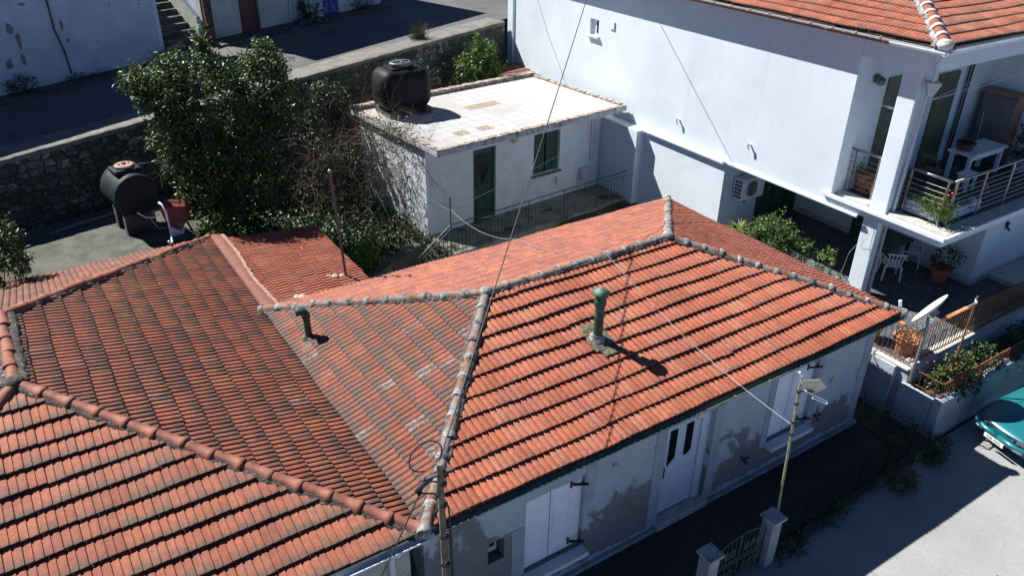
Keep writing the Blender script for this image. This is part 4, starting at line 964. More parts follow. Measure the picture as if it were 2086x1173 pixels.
def lbox(mb, s0, s1, t0, t1, z0, z1, o=Q, e1=E1, e2=E2): p = o+e1*s0+e2*t0; return mb.obox((p[0], p[1], z0), e1*(s1-s0), e2*(t1-t0), (0, 0, z1-z0))
m = MB(); lbox(m, -15, 0, 0, 9, .6, 6.65); m.build('wall', M_BLUEWALL, lb)
m = MB(); lbox(m, -.12, .012, -.012, 9, .6, 6.6); m.build('corner_strip', pm('corner_white', (.66, .70, .74), .85, .08, 3), lb)
m = MB(); lbox(m, -15.3, .2, -.12, 9.2, 6.66, 6.85); m.build('roof_slab', M_CONCL, lb)
tiles('roof_slope', M_TWHITE, lb, tuple(Q-E1*15.3-E2*.12+V3((0, 0, 6.95))), tuple(E1), tuple(E2*4.5+V3((0, 0, 1.4))), [(0, 0), (15.5, 0), (15.5, 4.6), (0, 4.6)], pu=.24, pv=.36)
m = MB(); wp = [Q+E1*(-3.25)+E2*(-.02)+V3((0, 0, 6.5)), Q+E1*(-3.22)+E2*(-.02)+V3((0, 0, 3.1)), Q+E1*(-3.1)+E2*(-.03)+V3((0, 0, 2.5)), Q+E1*(-3.05)+E2*(-.02)+V3((0, 0, 1.8))]
m.tube(wp, .025, 6); m.build('drain_pipe', M_IRON, lb)
for (s_, z, w_, h_) in ((-4.6, 4.4, .14, .26), (-4.4, 3.3, .13, .22), (-4.25, 2.95, .1, .3), (-4.65, 2.35, .14, .2), (-4.25, 2.4, .09, .25), (-3.0, 3.2, .06, .2), (-2.9, 2.75, .06, .1), (-3.9, 3.9, .12, .05)):
    pts = []
    for k in range(14):
        t = 2*math.pi*k/14; pts.append(Q+E1*(s_+w_*math.cos(t)*random.uniform(.5, 1.0))+E2*(-.004)+V3((0, 0, z+h_*math.sin(t)*random.uniform(.5, 1.0))))
    m = MB(); m.prism(pts, E2*.003); m.build('flaked_patch', pm('bare_render', (.25, .22, .19), .95, .3, 9, .02, 30), lb)
# outside stair between the two houses
os_ = thing('stone_stair', 'mossy stone stair climbing between the two houses across the road', 'stair', (2.5, 22.5, 1.7))
So = V3((1.76, 21.55, 0)); m = MB()
for i in range(13): lbox(m, .03, 1.52, .05+.30*i, 5, 1.0+.001*i, 1.72+.19*(i+1), So)
m.build('step_flight', M_STEP, os_, bevel=.02)
m = MB(); lbox(m, 1.3, 1.52, .2, 4.6, 1.0, 2.0, So); 
p = So+E1*1.52+E2*.35; m.prism([p+V3((0, 0, 1.8)), p+E2*4.2+V3((0, 0, 4.6)), p+E2*4.2+V3((0, 0, 5.5)), p+V3((0, 0, 2.7))], E1*.14); m.build('parapet', M_CREAM, os_)
m = MB(); m.tube([p+E1*.0+V3((0, 0, 2.72))-E2*.1, p+E1*.02+V3((0, 0, 2.80)), p+E1*.02+E2*4.2+V3((0, 0, 5.6))], .05, 8); m.build('handrail', M_BLUER, os_)
# house with oxblood and blue doors
B0 = V3((3.36, 22.55, 0)); e1 = unit((1, .266, 0)); e2 = V3((-e1[1], e1[0], 0))
rb = thing('house', 'low cream washed house with oxblood door and cobalt blue door across the road', 'house', (7, 24, 2))
def rbx(mb, s0, s1, t0, t1, z0, z1): return lbox(mb, s0, s1, t0, t1, z0, z1, B0, e1, e2)
def rwall(mb, s0, s1, holes):
    xs = sorted({s0, s1, *[h[0] for h in holes], *[h[1] for h in holes]})
    for a, b in zip(xs, xs[1:]):
        top = 1.0
        hh = [h for h in holes if h[0] <= a+1e-6 and h[1] >= b-1e-6]
        rbx(mb, a, b, 0, .3, hh[0][2] if hh else 1.0, 7.1)
m = MB(); rwall(m, 0, 3.7, [(1.44, 2.24, 4.05)]); m.build('wall', M_CREAM, rb)
m = MB(); rwall(m, 3.7, 7.9, [(5.02, 5.78, 4.0)]); rbx(m, 0, 7.9, 1.2, 8, 1, 7.09); rbx(m, 0, .3, .301, 1.199, 1, 7.09); rbx(m, 7.6, 7.9, .301, 1.199, 1, 7.09); m.build('wall', M_BLUEWALL, rb)
m = MB(); rbx(m, -.3, 8.1, -.15, 8.2, 7.11, 7.3); m.build('roof_slab', M_CONCL, rb)
m = MB(); rbx(m, 1.44, 2.24, .12, .17, 1.85, 4.05); rd_ = m.build('door', M_OXB, rb)
m = MB()
for k in range(3): rbx(m, 1.52+.24*k, 1.68+.24*k, .10, .118, 3.55, 3.95)
m.build('glass_pane', pm('milky_pane', (.36, .35, .31), .4, .1, 5), rd_)
m = MB(); rbx(m, 1.37, 1.44, -.012, .18, 1.85, 4.12); rbx(m, 2.24, 2.31, -.012, .18, 1.85, 4.12); m.build('door_frame', M_CREAM, rb)
m = MB(); rbx(m, 5.02, 5.39, .10, .15, 2.0, 4.0); rbx(m, 5.41, 5.78, .10, .15, 2.0, 4.0); bd = m.build('door', M_BLUED, rb, bevel=.01)
m = MB()
for s_ in (5.2, 5.6):
    for sg in (-1, 1): a = B0+e1*s_+e2*.09+V3((0, 0, 2.38)); m.bar(a, a+e1*sg*.09+V3((0, 0, -.22)), .03, .012)
m.build('chevron_mark', M_WPVC, bd)
m = MB(); rbx(m, 3.95, 4.2, -.02, .0, 2.45, 2.75); m.build('brick_patch', pm('exposed_brick', (.26, .09, .07), .9, .3, 12, .02, 20), rb)
m = MB(); m.tube([B0+e1*3.52+e2*(-.05)+V3((0, 0, 7)), B0+e1*3.52+e2*(-.05)+V3((0, 0, 2.0))], .04, 8); m.build('drain_pipe', M_WHITE2, rb)
m = MB(); rbx(m, .02, .28, -.22, -.02, 1.6, 7.0); tag(m.build('timber_post', pm('dark_timber', (.10, .055, .035), .85, .3, 9, .008, 30), bevel=.01), 'dark brown timber post standing at the corner of the cream house', 'post')
m = MB()
pp = [B0+e1*.1-e2*.02, B0+e1*3.9-e2*.02, B0+e1*3.8-e2*.75, B0+e1*2.4-e2*.95, B0+e1*.0-e2*1.0]
m.prism([(q[0], q[1], zr(q)-.12) for q in pp], (0, 0, .20)); tag(m.build('pavement', stone_mat('crazy_paving'), bevel=.01), kind='structure')
pp = [B0+e1*3.92-e2*.02, B0+e1*8.2-e2*.02, B0+e1*8.0-e2*.75, B0+e1*3.85-e2*.78]
m = MB(); m.prism([(q[0], q[1], zr(q)-.12) for q in pp], (0, 0, .16)); tag(m.build('verge', pm('brown_verge', (.12, .085, .065), .95, .3, 5, .02, 20)), kind='structure')
pp = [Q-E1*14-E2*.0, Q+E1*.0-E2*.0, Q+E1*.1-E2*.55, Q-E1*14-E2*1.3]
m = MB(); m.prism([(q[0], q[1], zr(q)-.12) for q in pp], (0, 0, .165)); tag(m.build('road_verge', M_CONC), kind='structure')
# planks
pk = thing('plank_pile', 'pile of weathered boards leaning at the foot of the bluish wall', 'planks', (1.1, 21, 1.7))
for k in range(6):
    m = MB(); a = Q+E1*(-.9+.13*k)-E2*(.45+.02*k); a = V3((a[0], a[1], 1.70)); m.bar(a, a+E1*.75+E2*(.28)+V3((0, 0, .30+.05*k)), .16, .03); m.build('board', pm('bleached_board', (.24, .20, .16), .9, .3, 9, .006, 30), pk)
def bush(name, label, cat, blobs, n, Lf, Wf, mat, stem=None, group=None, clump=.12, per=9, up=.3):
    c = V3(blobs[0][0]); lo = min(b[0][2]-b[1][2] for b in blobs)
    base = V3(stem) if stem is not None else V3((c[0], c[1], lo))
    t = thing(name, label, cat, tuple(base), group)
    m = foliage(MB(), blobs, n, Lf, Wf, clump=clump, per=per, up=up); m.build('foliage', mat, t)
    m = MB()
    for b in blobs:
        for k in range(3):
            tgt = V3(b[0])+V3(b[1])*rng.uniform(-.7, .7, 3); mid = (base+tgt)/2+rng.normal(size=3)*.08
            m.tube([base+rng.normal(size=3)*.02, mid, tgt], [.022, .014, .005], 5)
    m.build('stems', M_BARK, t); return t
bush('shrub', 'dark shrub growing beside the cobalt blue door over rubble', 'shrub', [((7.45, 23.25, 2.45), (.45, .3, .45), 1)], 700, .10, .05, M_LEAFD)
m = MB()
for k in range(14): m.ball((7.3+random.uniform(-.4, .7), 22.95+random.uniform(-.2, .25), 2.02+random.uniform(0, .12)), random.uniform(.08, .17), 7, 5, .7)
for q in range(len(m.v)): m.v[q] = tuple(V3(m.v[q])+rng.normal(size=3)*.02)
tag(m.build('rubble_heap', M_CONC), 'heap of rough stones under the dark shrub by the blue door', 'rubble')
bush('weed', 'low weeds along the foot of the bluish wall beside the drain pipe', 'weeds', [((-1.1, 20.3, 1.62), (.35, .18, .16), 1), ((-.5, 20.35, 1.62), (.4, .2, .12), 1)], 700, .07, .035, M_LEAFD)
bush('weed', 'dark weeds at the left end of the bluish wall', 'weeds', [((-2.6, 19.75, 1.75), (.45, .2, .28), 1)], 600, .08, .04, M_LEAFD)
bush('weed', 'ivy tuft beside the blue door at the right end of the cream house', 'weeds', [((9.9, 24.1, 2.3), (.5, .25, .2), 1)], 400, .08, .04, M_LEAFD)
gt = thing('grass_tuft', 'dry upright grass tuft growing on the wall top by the road', 'grass', tuple(rd(13.6, .5)))
m = MB(); o = rd(13.75, .55, .02)
for k in range(150):
    d = unit((rng.normal()*.32, rng.normal()*.32, 1)); p = o+V3((rng.normal()*.14, rng.normal()*.1, 0)); h = rng.uniform(.3, .75); m.tube([p, p+d*h*.6, p+d*h+V3((d[0]*.1, d[1]*.1, -.03))], [.006, .004, .002], 3, caps=False)
m.build('dry_stalks', M_DRY, gt)
m = foliage(MB(), [(o+V3((0, 0, .1)), (.25, .2, .14), 1)], 260, .12, .025, up=1); m.build('green_blades', M_LEAFB, gt)

# ================================================================ YARD: tank, bin, hose, odds and ends
t1 = thing('water_tank', 'dark green barrel water tank with pink lid on the concrete platform', 'water tank', (-1.15, 12.7, -.25))
axd = unit((-.16, .987, 0)); axr = V3((axd[1], -axd[0], 0)); Fc = V3((-1.14, 12.2, .76)); Rr = .50
prof = [(.0, .035), (.38, .03), (.45, .025), (.485, .0), (Rr, .03), (Rr+.006, .10), (Rr, .14)]
for q in range(4): prof += [(Rr, .17+.2*q), (Rr+.006, .19+.2*q), (Rr+.006, .21+.2*q), (Rr, .23+.2*q)]
prof += [(Rr, .98), (.47, 1.05), (.34, 1.08), (.0, 1.08)]
m = MB(); m.lathe(prof, Fc, axd, 40); o = m.build('tank_body', M_TANKG, t1, smooth=True); o.modifiers.new('e', 'EDGE_SPLIT').split_angle = R(50)
lc = Fc+axd*.48+V3((0, 0, Rr-.04))
m = MB(); m.obox(lc-axr*.30-axd*.26, axr*.60, axd*.52, (0, 0, .12)); m.build('neck_plate', M_TANKG, t1, bevel=.03)
m = MB(); m.lathe([(.20, .12), (.215, .13), (.215, .17), (.19, .185), (.0, .185)], lc, n=24); ld = m.build('lid', M_PINK, t1)
m = MB()
for a in (-1, 1): m.lathe([(.025, .186), (.025, .20), (0, .20)], lc+axr*.11*a, n=10)
m.lathe([(.05, .186), (.045, .215), (0, .22)], lc, n=12); m.build('lid_plug', M_IRON, ld)
for q in (.15, .75):
    m = MB(); c_ = Fc+axd*q-axr*.35; m.obox((c_[0], c_[1], -.26), axr*.7, axd*.16, (0, 0, .58)); m.build('support_block', M_STEP, t1)  # dark step material puts the shade under the tank into the blocks' colour
m = MB(); m.tube([lc+axr*.32+V3((0, 0, .1)), lc+axr*.55+V3((0, 0, .08)), lc+axr*.75-axd*.1+V3((0, 0, -.25)), lc+axr*.72-axd*.1+V3((0, 0, -.6))], .014, 6); m.build('hose', pm('grey_hose', (.16, .15, .12), .6, .1, 9), t1)
rbn = thing('feed_bin', 'dented red metal bin with a white lower corner tipped on the platform', 'bin', (-.45, 12.0, -.25))
q0 = [V3(p) for p in ((-.80, 11.78, .52), (-.18, 11.95, .36), (-.16, 11.92, .06), (-.42, 11.75, -.16), (-.70, 11.72, .06))]
m = MB(); m.prism(q0, (.12, .36, .05)); m.build('bin_body', M_RED, rbn, bevel=.02, fixn=True)
m = MB(); m.prism([V3((-.70, 11.714, .05)), V3((-.42, 11.742, -.165)), V3((-.36, 11.76, -.245)), V3((-.64, 11.72, -.24))], (.1, .3, 0)); m.build('white_corner', M_WPVC, rbn, bevel=.01, fixn=True)
m = MB(); m.tube([(-.80, 11.74, .50), (-.95, 11.72, .47), (-1.02, 11.7, .30), (-.90, 11.7, .05), (-.74, 11.7, .02)], .013, 6); m.build('handle', M_GALV, rbn)
m = MB(); m.tube([(-.80, 11.66, .42), (-.95, 11.66, .36), (-1.12, 11.7, .38), (-1.28, 11.75, .52)], .014, 6); m.build('stub_pipe', M_WPVC, rbn)
m = MB(); m.tube([(-.78, 11.7, .68), (-.74, 11.6, .66), (-.70, 11.5, .5), (-.70, 11.45, .1), (-.76, 11.1, -.1), (-.86, 10.7, .06), (-.90, 10.62, .16)], .024, 8); tag(m.build('hose', M_WPVC, smooth=True), 'white plastic pipe hanging from the red bin down to the roof edge', 'pipe')
m = MB(); m.tube([(-.95, 12.6, 1.42), (-.78, 12.1, .9), (-.66, 11.6, .3), (-.35, 11.2, .1), (-.25, 10.6, .12)], .009, 5); m.tube([(-.4, 11.25, -.2), (-.2, 11.2, -.16), (-.08, 11.35, -.15), (-.14, 11.5, -.2)], .018, 5); tag(m.build('rubber_hose', M_WIREB), 'thin black rubber hose trailing over the concrete platform', 'hose')
rp = thing('pipe_stack', 'loose metal pipes lying in shade at the foot of the stone wall', 'pipes', (-2.3, 13.4, -.25))
for k in range(4): m = MB(); m.tube([(-3.1+.2*k, 13.35+.1*k, -.22), (-1.7+.15*k, 13.75+.06*k, -.21)], .02, 6); m.build('pipe', M_GALV, rp)
mp = thing('aerial_mast', 'dark metal mast standing on the lean-to roof', 'mast', (2.05, 7.6, -.25))
m = MB(); m.tube([(2.06, 7.6, -.25), (1.93, 7.6, 2.24)], .03, 8); m.build('mast_pole', pm('dark_purple_grey', (.07, .06, .07), .5, .2, 6), mp)
m = MB(); m.ball((1.93, 7.6, 2.27), .042, 10, 6); m.build('end_cap', M_GALV, mp, smooth=True)

# ================================================================ TREES AND PLANTS
tr = thing('orange_tree', 'dense dark orange tree with small fruit in front of the stone wall', 'tree', (1.3, 13.3, -1.2))
m = MB()
for k in range(5):
    a = k*1.3; m.tube([(1.3+.05*math.cos(a), 13.3+.05*math.sin(a), -1.3), (1.3+.2*math.cos(a), 13.2+.2*math.sin(a), .3), (1.2+.7*math.cos(a), 13.1+.6*math.sin(a), 1.6), (1.2+1.1*math.cos(a), 13.0+.8*math.sin(a), 2.7)], [.09, .07, .045, .015], 7)
for k in range(14): branches(m, (1.2+random.uniform(-.5, .5), 13.1+random.uniform(-.4, .4), random.uniform(.6, 2.4)), rng.normal(size=3)+V3((0, 0, .5)), 1.3, .03, 1)
m.build('trunk', M_BARK, tr)
blobs = [((1.15, 13.2, 2.35), (1.35, 1.1, 1.1), 5), ((.1, 12.9, 2.75), (.75, .7, .6), 2), ((-.45, 12.9, 3.2), (.42, .35, .28), .6), ((2.3, 13.3, 2.65), (.85, .8, .72), 2.2), ((1.0, 12.8, 1.3), (1.25, .9, .8), 2.8), ((.55, 12.6, .45), (.8, .7, .6), 1.1), ((1.9, 12.9, 1.5), (.9, .8, .9), 1.7),
         ((1.15, 13.2, 3.45), (.3, .3, .45), .4), ((1.08, 13.2, 3.95), (.10, .10, .28), .10), ((2.6, 13.3, 3.45), (.26, .25, .28), .3), ((2.25, 13.2, 3.2), (.2, .2, .3), .2), ((.35, 13.1, 3.4), (.35, .3, .35), .5), ((2.95, 13.5, 3.05), (.25, .25, .35), .25), ((-.15, 12.7, 1.9), (.5, .4, .4), .6), ((.75, 12.4, -.35), (.45, .4, .55), .4)]
blobs += [((2.9, 13.3, 2.0), (.6, .6, .8), 1.2), ((1.6, 12.6, .2), (1.1, .7, .7), 1.5), ((.2, 12.8, 1.2), (.6, .5, .6), .8)]
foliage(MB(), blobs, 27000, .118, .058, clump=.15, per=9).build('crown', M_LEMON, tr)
fr = MB(); fr.ball((0, 0, 0), .042, 8, 6)
spots = [(.72, 12.0, .95), (.9, 11.95, .82), (1.02, 11.95, .88), (1.15, 12.0, .95), (1.05, 12.0, 1.15), (1.22, 12.05, 1.25), (.85, 12.0, 1.35), (1.5, 12.0, .7), (1.45, 12.0, .62), (.42, 12.0, .12), (.50, 12.0, .13), (1.9, 12.05, .2), (1.88, 12.05, .12), (1.3, 12.1, 1.75), (2.1, 12.3, 1.9), (1.75, 12.2, 2.3), (2.4, 12.4, 2.6), (-.3, 12.3, 2.8), (.6, 12.0, 1.9), (1.6, 12.1, 1.4), (.3, 12.1, .6), (2.2, 12.2, 1.1)]
f0 = None
for p in [(q[0], q[1]+.30, q[2]) for q in spots if q[2] < 1.6]:
    if f0 is None: f0 = fr.build('fruit', M_FRUIT, tr, smooth=True, origin=None); f0.data.transform(Matrix.Translation(tr.location)); f0.location = Vector(p)-tr.location
    else: c_ = f0.copy(); C.objects.link(c_); c_.parent = tr; c_.location = Vector(p)-tr.location
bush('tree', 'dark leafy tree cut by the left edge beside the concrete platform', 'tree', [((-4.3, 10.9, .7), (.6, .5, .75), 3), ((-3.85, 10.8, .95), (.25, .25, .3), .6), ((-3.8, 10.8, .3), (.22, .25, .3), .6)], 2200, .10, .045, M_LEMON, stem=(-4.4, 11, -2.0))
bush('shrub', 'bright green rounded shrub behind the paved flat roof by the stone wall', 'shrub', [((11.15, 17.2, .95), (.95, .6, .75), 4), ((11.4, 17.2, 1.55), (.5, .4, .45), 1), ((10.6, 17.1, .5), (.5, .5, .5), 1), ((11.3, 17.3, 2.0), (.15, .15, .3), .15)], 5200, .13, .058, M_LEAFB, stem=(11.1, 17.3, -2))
bush('shrub', 'small bright green bush at the corner of the lean-to roof', 'shrub', [((3.6, 10.25, -1.35), (.42, .35, .45), 2), ((3.75, 10.2, -1.75), (.4, .4, .35), 1)], 1600, .10, .055, M_LEAFB, stem=(3.65, 10.3, -2.2))
bush('creeper', 'green creeper hanging over the stone wall behind the bare brambles', 'creeper', [((5.3, 15.9, 1.2), (.5, .3, .5), 1), ((4.8, 15.7, 1.6), (.35, .3, .35), .7), ((5.6, 16.0, .3), (.5, .35, .6), .8), ((4.2, 15.2, .6), (.6, .4, .8), .8)], 2000, .10, .055, M_LEAFD, stem=(5.2, 16, -1.6))
bs = thing('bramble', 'bare tangled bramble sprawling beside and over the outbuilding roof', 'bramble', (4.6, 13, -1.7))
m = MB()
for k in range(150):
    o = (rng.uniform(2.9, 5.9), rng.uniform(12.0, 15.2), rng.uniform(-1.6, .9)); branches(m, o, unit(rng.normal(size=3)*.7+V3((.15, -.15, .75))), rng.uniform(.9, 2.0), .0085, 2, .75, 3, -.10, .30, 6)
for k in range(45):
    o = (rng.uniform(5.2, 6.2), rng.uniform(11.8, 14.4), rng.uniform(.1, 1.1)); branches(m, o, unit(rng.normal(size=3)*.5+V3((.75, -.3, .3))), rng.uniform(.7, 1.5), .008, 2, .7, 3, -.06, .3, 6)
for k in range(18):
    o = (rng.uniform(7.0, 10.5), rng.uniform(16.3, 17.3), rng.uniform(.2, 1.0)); branches(m, o, unit(rng.normal(size=3)*.5+V3((-.1, 0, .9))), rng.uniform(.7, 1.5), .008, 2, .7, 3, -.06, .3, 6)
m.build('twigs', M_TWIG, bs)
m = foliage(MB(), [((4.6, 13, -.2), (1.7, 1.4, 1.2), 2), ((5.8, 13, .8), (.8, 1.2, .5), 1), ((8.5, 16.6, 1.2), (1.6, .4, .6), .6)], 3600, .06, .035, per=4); m.build('sparse_leaves', M_LEAFD, bs)
m = MB()
for k in range(9500):
    x = rng.uniform(-.3, 6.1); y = rng.uniform(10.9, 15.8)
    if x < .2 and y < 14: continue
    if y < 11.2+.35*max(0, 2.6-x) and x < 2.7: continue
    p = V3((x, y, zy(x, y)+abs(rng.normal())*.16+.05*math.sin(3*x)*math.sin(2.6*y)+.04)); tn = .4+.25*math.sin(2.1*x+y)+rng.normal()*.15
    m.leaf(p, rng.normal(size=3), V3((0, 0, 1))+rng.normal(size=3)*.5, .12*rng.uniform(.6, 1.3), .075)
    for q in range(4): m.a[-1-q] = float(min(1, max(0, tn)))
tag(m.build('ground_cover', M_LEAFD), 'dark ivy and weeds covering the bank below the tree', 'ivy', kind='stuff')
bush('weed', 'bright green weeds at the right end of the concrete platform', 'weeds', [((.2, 11.75, -.35), (.28, .35, .25), 1), ((.45, 11.35, -.45), (.3, .25, .2), .7)], 700, .09, .045, M_LEAFB, stem=(.2, 11.7, -.7))
# plants in the alley beside the porch
bush('shrub', 'leafy citrus bush in front of the green porch doors of the villa', 'shrub', [((12.7, 4.75, -.75), (.45, .7, .55), 3), ((12.7, 5.2, -.85), (.3, .4, .4), 1), ((12.7, 4.5, -1.5), (.4, .5, .5), 1.2)], 6000, .085, .042, M_LEAFP, stem=(12.7, 4.7, -2.9))
bush('shrub', 'thin leggy plant between the citrus bush and the lower white pillar', 'shrub', [((12.75, 3.85, -.75), (.16, .2, .35), 1), ((12.75, 3.95, -1.3), (.15, .2, .3), .6)], 600, .085, .045, M_LEAFP, stem=(12.75, 3.95, -2.9))
bush('shrub', 'small light green plant left of the lower white pillar', 'shrub', [((12.7, 3.15, -.85), (.2, .24, .45), 1), ((12.7, 2.7, -1.15), (.15, .35, .15), .4)], 560, .085, .045, M_LEAFB, stem=(12.7, 3.1, -2.9))
for (nm, p, r_, lb_) in (('a', (12.7, 5.95, -1.05), .38, 'spiky yellow green plant nearest the air conditioner'), ('b', (12.7, 5.55, -1.2), .3, 'spiky yellow green plant beside the citrus bush')):
    t = thing('yucca', lb_, 'plant', (p[0], p[1], -2.9), 'spiky plants beside the porch')
    m = MB()
    for k in range(34):
        d = unit((rng.normal(), rng.normal(), rng.uniform(.2, 1.2))); m.leaf(V3(p), d, (0, 0, 1), r_*rng.uniform(.8, 1.2), .045, .3)
    m.build('leaf_rosette', M_LEAFY, t); m = MB(); m.tube([(p[0], p[1], -2.9), p], .05, 8); m.build('stem', M_BARK, t)

# ================================================================ VILLA TERRACES AND FURNITURE
pw = thing('planter_wall', 'white rendered double retaining wall with planting strip beside the street', 'wall', (16, -.3, -3))
m = MB(); vs = []; fs = []
xs_ = np.arange(11.75, 30, .25)
for i, x in enumerate(xs_):
    zt = -2.12+.05*math.sin(x*2.3)+random.gauss(0, .012); vs += [(x, -.93, -3.1), (x, -.87, -2.9), (x, -.86, zt-.03), (x, -.80, zt), (x, -.68, zt), (x, -.66, -3.1)]
for i in range(len(xs_)-1):
    for q in range(5): a = i*6+q; fs.append((a, a+6, a+7, a+1))
fs.append((0, 1, 2, 3, 4, 5)); m.add(vs, fs)
m.box(11.75, 11.90, -.65, .10, -3.1, -2.15)
m.build('lower_wall', M_PLANTW, pw)
m = MB(); m.box(11.86, 30, .02, .30, -3.1, -1.80); m.box(11.75, 11.98, .30, 7.3, -3.1, -1.84); m.build('upper_wall', M_PLANTW, pw, bevel=.02)
m = MB(); m.box(11.92, 30, -.65, .0, -3.0, -2.25); m.build('soil_bed', M_SOIL, pw)
m = MB(); m.box(11.80, 12.02, .05, 2.6, -1.835, -1.795); m.box(12.021, 30, .05, .32, -1.796, -1.775); m.build('ledge', M_MARB, pw, bevel=.006)
def iron_fence(th, a, b, h, mat, gap=.11, knots=False, topw=None):
    a, b = V3(a), V3(b); Ln = np.linalg.norm(b-a); n_ = int(Ln/gap); z = V3((0, 0, 1))
    m = MB(); m.bar(a+z*h, b+z*h, .035, .012); m.bar(a+z*.08, b+z*.08, .03, .012); m.build('rail', mat, th)
    m = MB()
    for i in range(n_+1): p = a+(b-a)*i/n_; m.tube([p+z*.02, p+z*h], .009, 4)
    m.build('balusters', mat, th)
    if knots:
        m = MB()
        for i in range(2, n_, 4):
            p = a+(b-a)*i/n_; d = unit(b-a)
            for sg in (-1, 1): m.tube([p+d*sg*(.02+.07*math.sin(t))+z*(h*.45+.14*math.cos(t)*1.3) for t in np.linspace(0, 2.6, 9)], .011, 4)
        m.each('scrollwork', mat, th)
    if topw:
        for (t0, t1) in topw: m = MB(); m.bar(a+(b-a)*t0+z*(h+.03), a+(b-a)*t1+z*(h+.03), .09, .035); m.build('wooden_cap', pm('orange_wood', (.46, .19, .08), .6, .15, 8), th)
cf = thing('courtyard_fence', 'brown iron fence round the edge of the pebbled courtyard', 'fence', (15, .12, -1.8))
iron_fence(cf, (11.93, 2.2, -1.79), (11.93, .14, -1.79), .88, M_BROWNR, topw=[(.2, .85)])
iron_fence(cf, (11.95, .12, -1.77), (24, .12, -1.77), .88, M_BROWNR, knots=True, topw=[(.085, .15)])
m = MB()
for x in np.arange(14.4, 23.9, .055): m.bar((x, .15, -1.7), (x+.03, .15, -.92), .014, .008); 
m.build('slat_screen', M_BROWNR, cf)
sf_ = thing('low_fence', 'low rusty brown railing along the planting strip above the street', 'fence', (14, -.75, -2.1))
iron_fence(sf_, (11.84, .0, -2.13), (11.84, -.74, -2.13), .42, M_BROWNR); iron_fence(sf_, (11.84, -.74, -2.13), (24, -.74, -2.13), .42, M_BROWNR)
bush('plant', 'bushy green plants growing out of the street side planting strip corner', 'plants', [((12.35, -.45, -1.95), (.35, .2, .22), 1), ((13.0, -.4, -1.85), (.45, .25, .28), 1.4), ((12.9, -.7, -2.15), (.7, .22, .2), 1.2)], 1700, .10, .045, M_LEMON, stem=(12.6, -.4, -2.25))
bush('plant', 'dark trailing plants further along the planting strip towards the right edge', 'plants', [((14.3, -.35, -2.0), (.6, .25, .25), 1), ((15.6, -.4, -2.0), (.8, .3, .3), 1), ((14.4, -.72, -2.2), (.8, .18, .18), .8)], 1300, .11, .045, M_LEAFD, stem=(14.6, -.4, -2.25))
m = MB()
for k in range(40):
    c_ = V3((rng.uniform(12.2, 13.3), -.45+rng.normal()*.15, -1.75+rng.normal()*.12)); m.ball(c_, .022, 6, 4)
tag(m.build('blossoms', pm('orange_blossom', (.60, .20, .06), .6, .1, 9)), 'scattered orange blossoms over the planting strip plants', 'flowers', kind='stuff')
def pot(name, label, c, r, h, mat, leafm, n, lf=.09, spread=1.2, hgt=.3, group=None, rim=True):
    t = thing(name, label, 'potted plant', tuple(c), group); c = V3(c)
    m = MB(); m.lathe([(r*.68, 0), (r*.95, h*.85), (r*1.08, h*.85), (r*1.1, h), (r*.95, h), (r*.93, h*.92), (0, h*.92)], c, n=20); m.build('pot', mat, t, smooth=False)
    m = foliage(MB(), [(c+V3((0, 0, h+hgt*.5)), (r*spread, r*spread, hgt*.6), 1)], n, lf, lf*.45, clump=.08, per=6, up=.6); m.build('foliage', leafm, t); return t
pot('potted_plant', 'large terracotta pot with green leaves behind the short steel railing', (14.45, 3.72, .57), .23, .46, M_TERRA, M_LEAFB, 160)
t = thing('clay_jar', 'small orange clay jar beside the large terracotta pot on the balcony', 'jar', (14.3, 3.25, .57))
m = MB(); m.lathe([(.10, 0), (.17, .14), (.18, .26), (.12, .38), (.13, .42), (.10, .42), (.09, .36), (0, .3)], (14.3, 3.28, .57), n=18); m.build('jar_body', pm('pale_terracotta', (.50, .25, .11), .8, .15, 8), t, smooth=True)
m = MB(); m.tube([(14.22, 3.36, .95), (14.16, 3.46, .9), (14.18, 3.44, .78)], .016, 6); m.build('handle', pm('pale_terracotta', (.50, .25, .11)), t)
pot('potted_plant', 'terracotta pot with a flowering shrub against the courtyard wall', (16.35, 2.15, -1.85), .26, .40, M_TERRA, M_LEAFD, 420, .09, 1.5, .55)
pot('potted_plant', 'terracotta pot with dry grey plant at the courtyard fence corner', (12.45, .55, -1.85), .30, .42, M_TERRA, M_DRY, 260, .07, 1.0, .2, group=None)
pot('potted_plant', 'terracotta pot in the shade behind the courtyard side fence', (12.3, 1.35, -1.85), .22, .38, M_TERRA, M_LEAFD, 120, .07, 1.0, .2)
pot('potted_plant', 'tall dark potted plant beside the wardrobe on the balcony', (19.2, 2.35, .57), .22, .35, M_FOIL, M_LEAFD, 420, .12, 1.6, .9)
tp = thing('planter_box', 'white planter trough of carnations behind the balcony corner railing', 'planter', (14.3, 1.9, .6))
m = MB(); m.box(14.10, 14.38, 1.5, 2.4, .60, .90); m.build('trough', M_WPVC, tp, bevel=.015)
m = foliage(MB(), [((14.15, 1.75, 1.02), (.28, .4, .18), 2), ((14.05, 1.42, .95), (.26, .28, .24), 1.3), ((14.12, 2.45, .95), (.15, .15, .24), .4)], 2200, .11, .02, per=6, up=.5); m.build('foliage', M_LEAFB, tp)
m = MB()
for p in ((14.12, 1.45, 1.30), (14.1, 1.52, 1.22), (14.2, 1.40, 1.34), (14.16, 1.36, 1.2)): m.ball(p, .034, 7, 5)
m.build('red_flowers', M_PETAL, tp)
tp2 = thing('planter_box', 'white planter trough along the right balcony railing with pink flowers', 'planter', (15.2, 1.6, .6))
m = MB(); m.box(14.5, 15.7, 1.42, 1.68, .60, .86); m.build('trough', M_WPVC, tp2, bevel=.015)
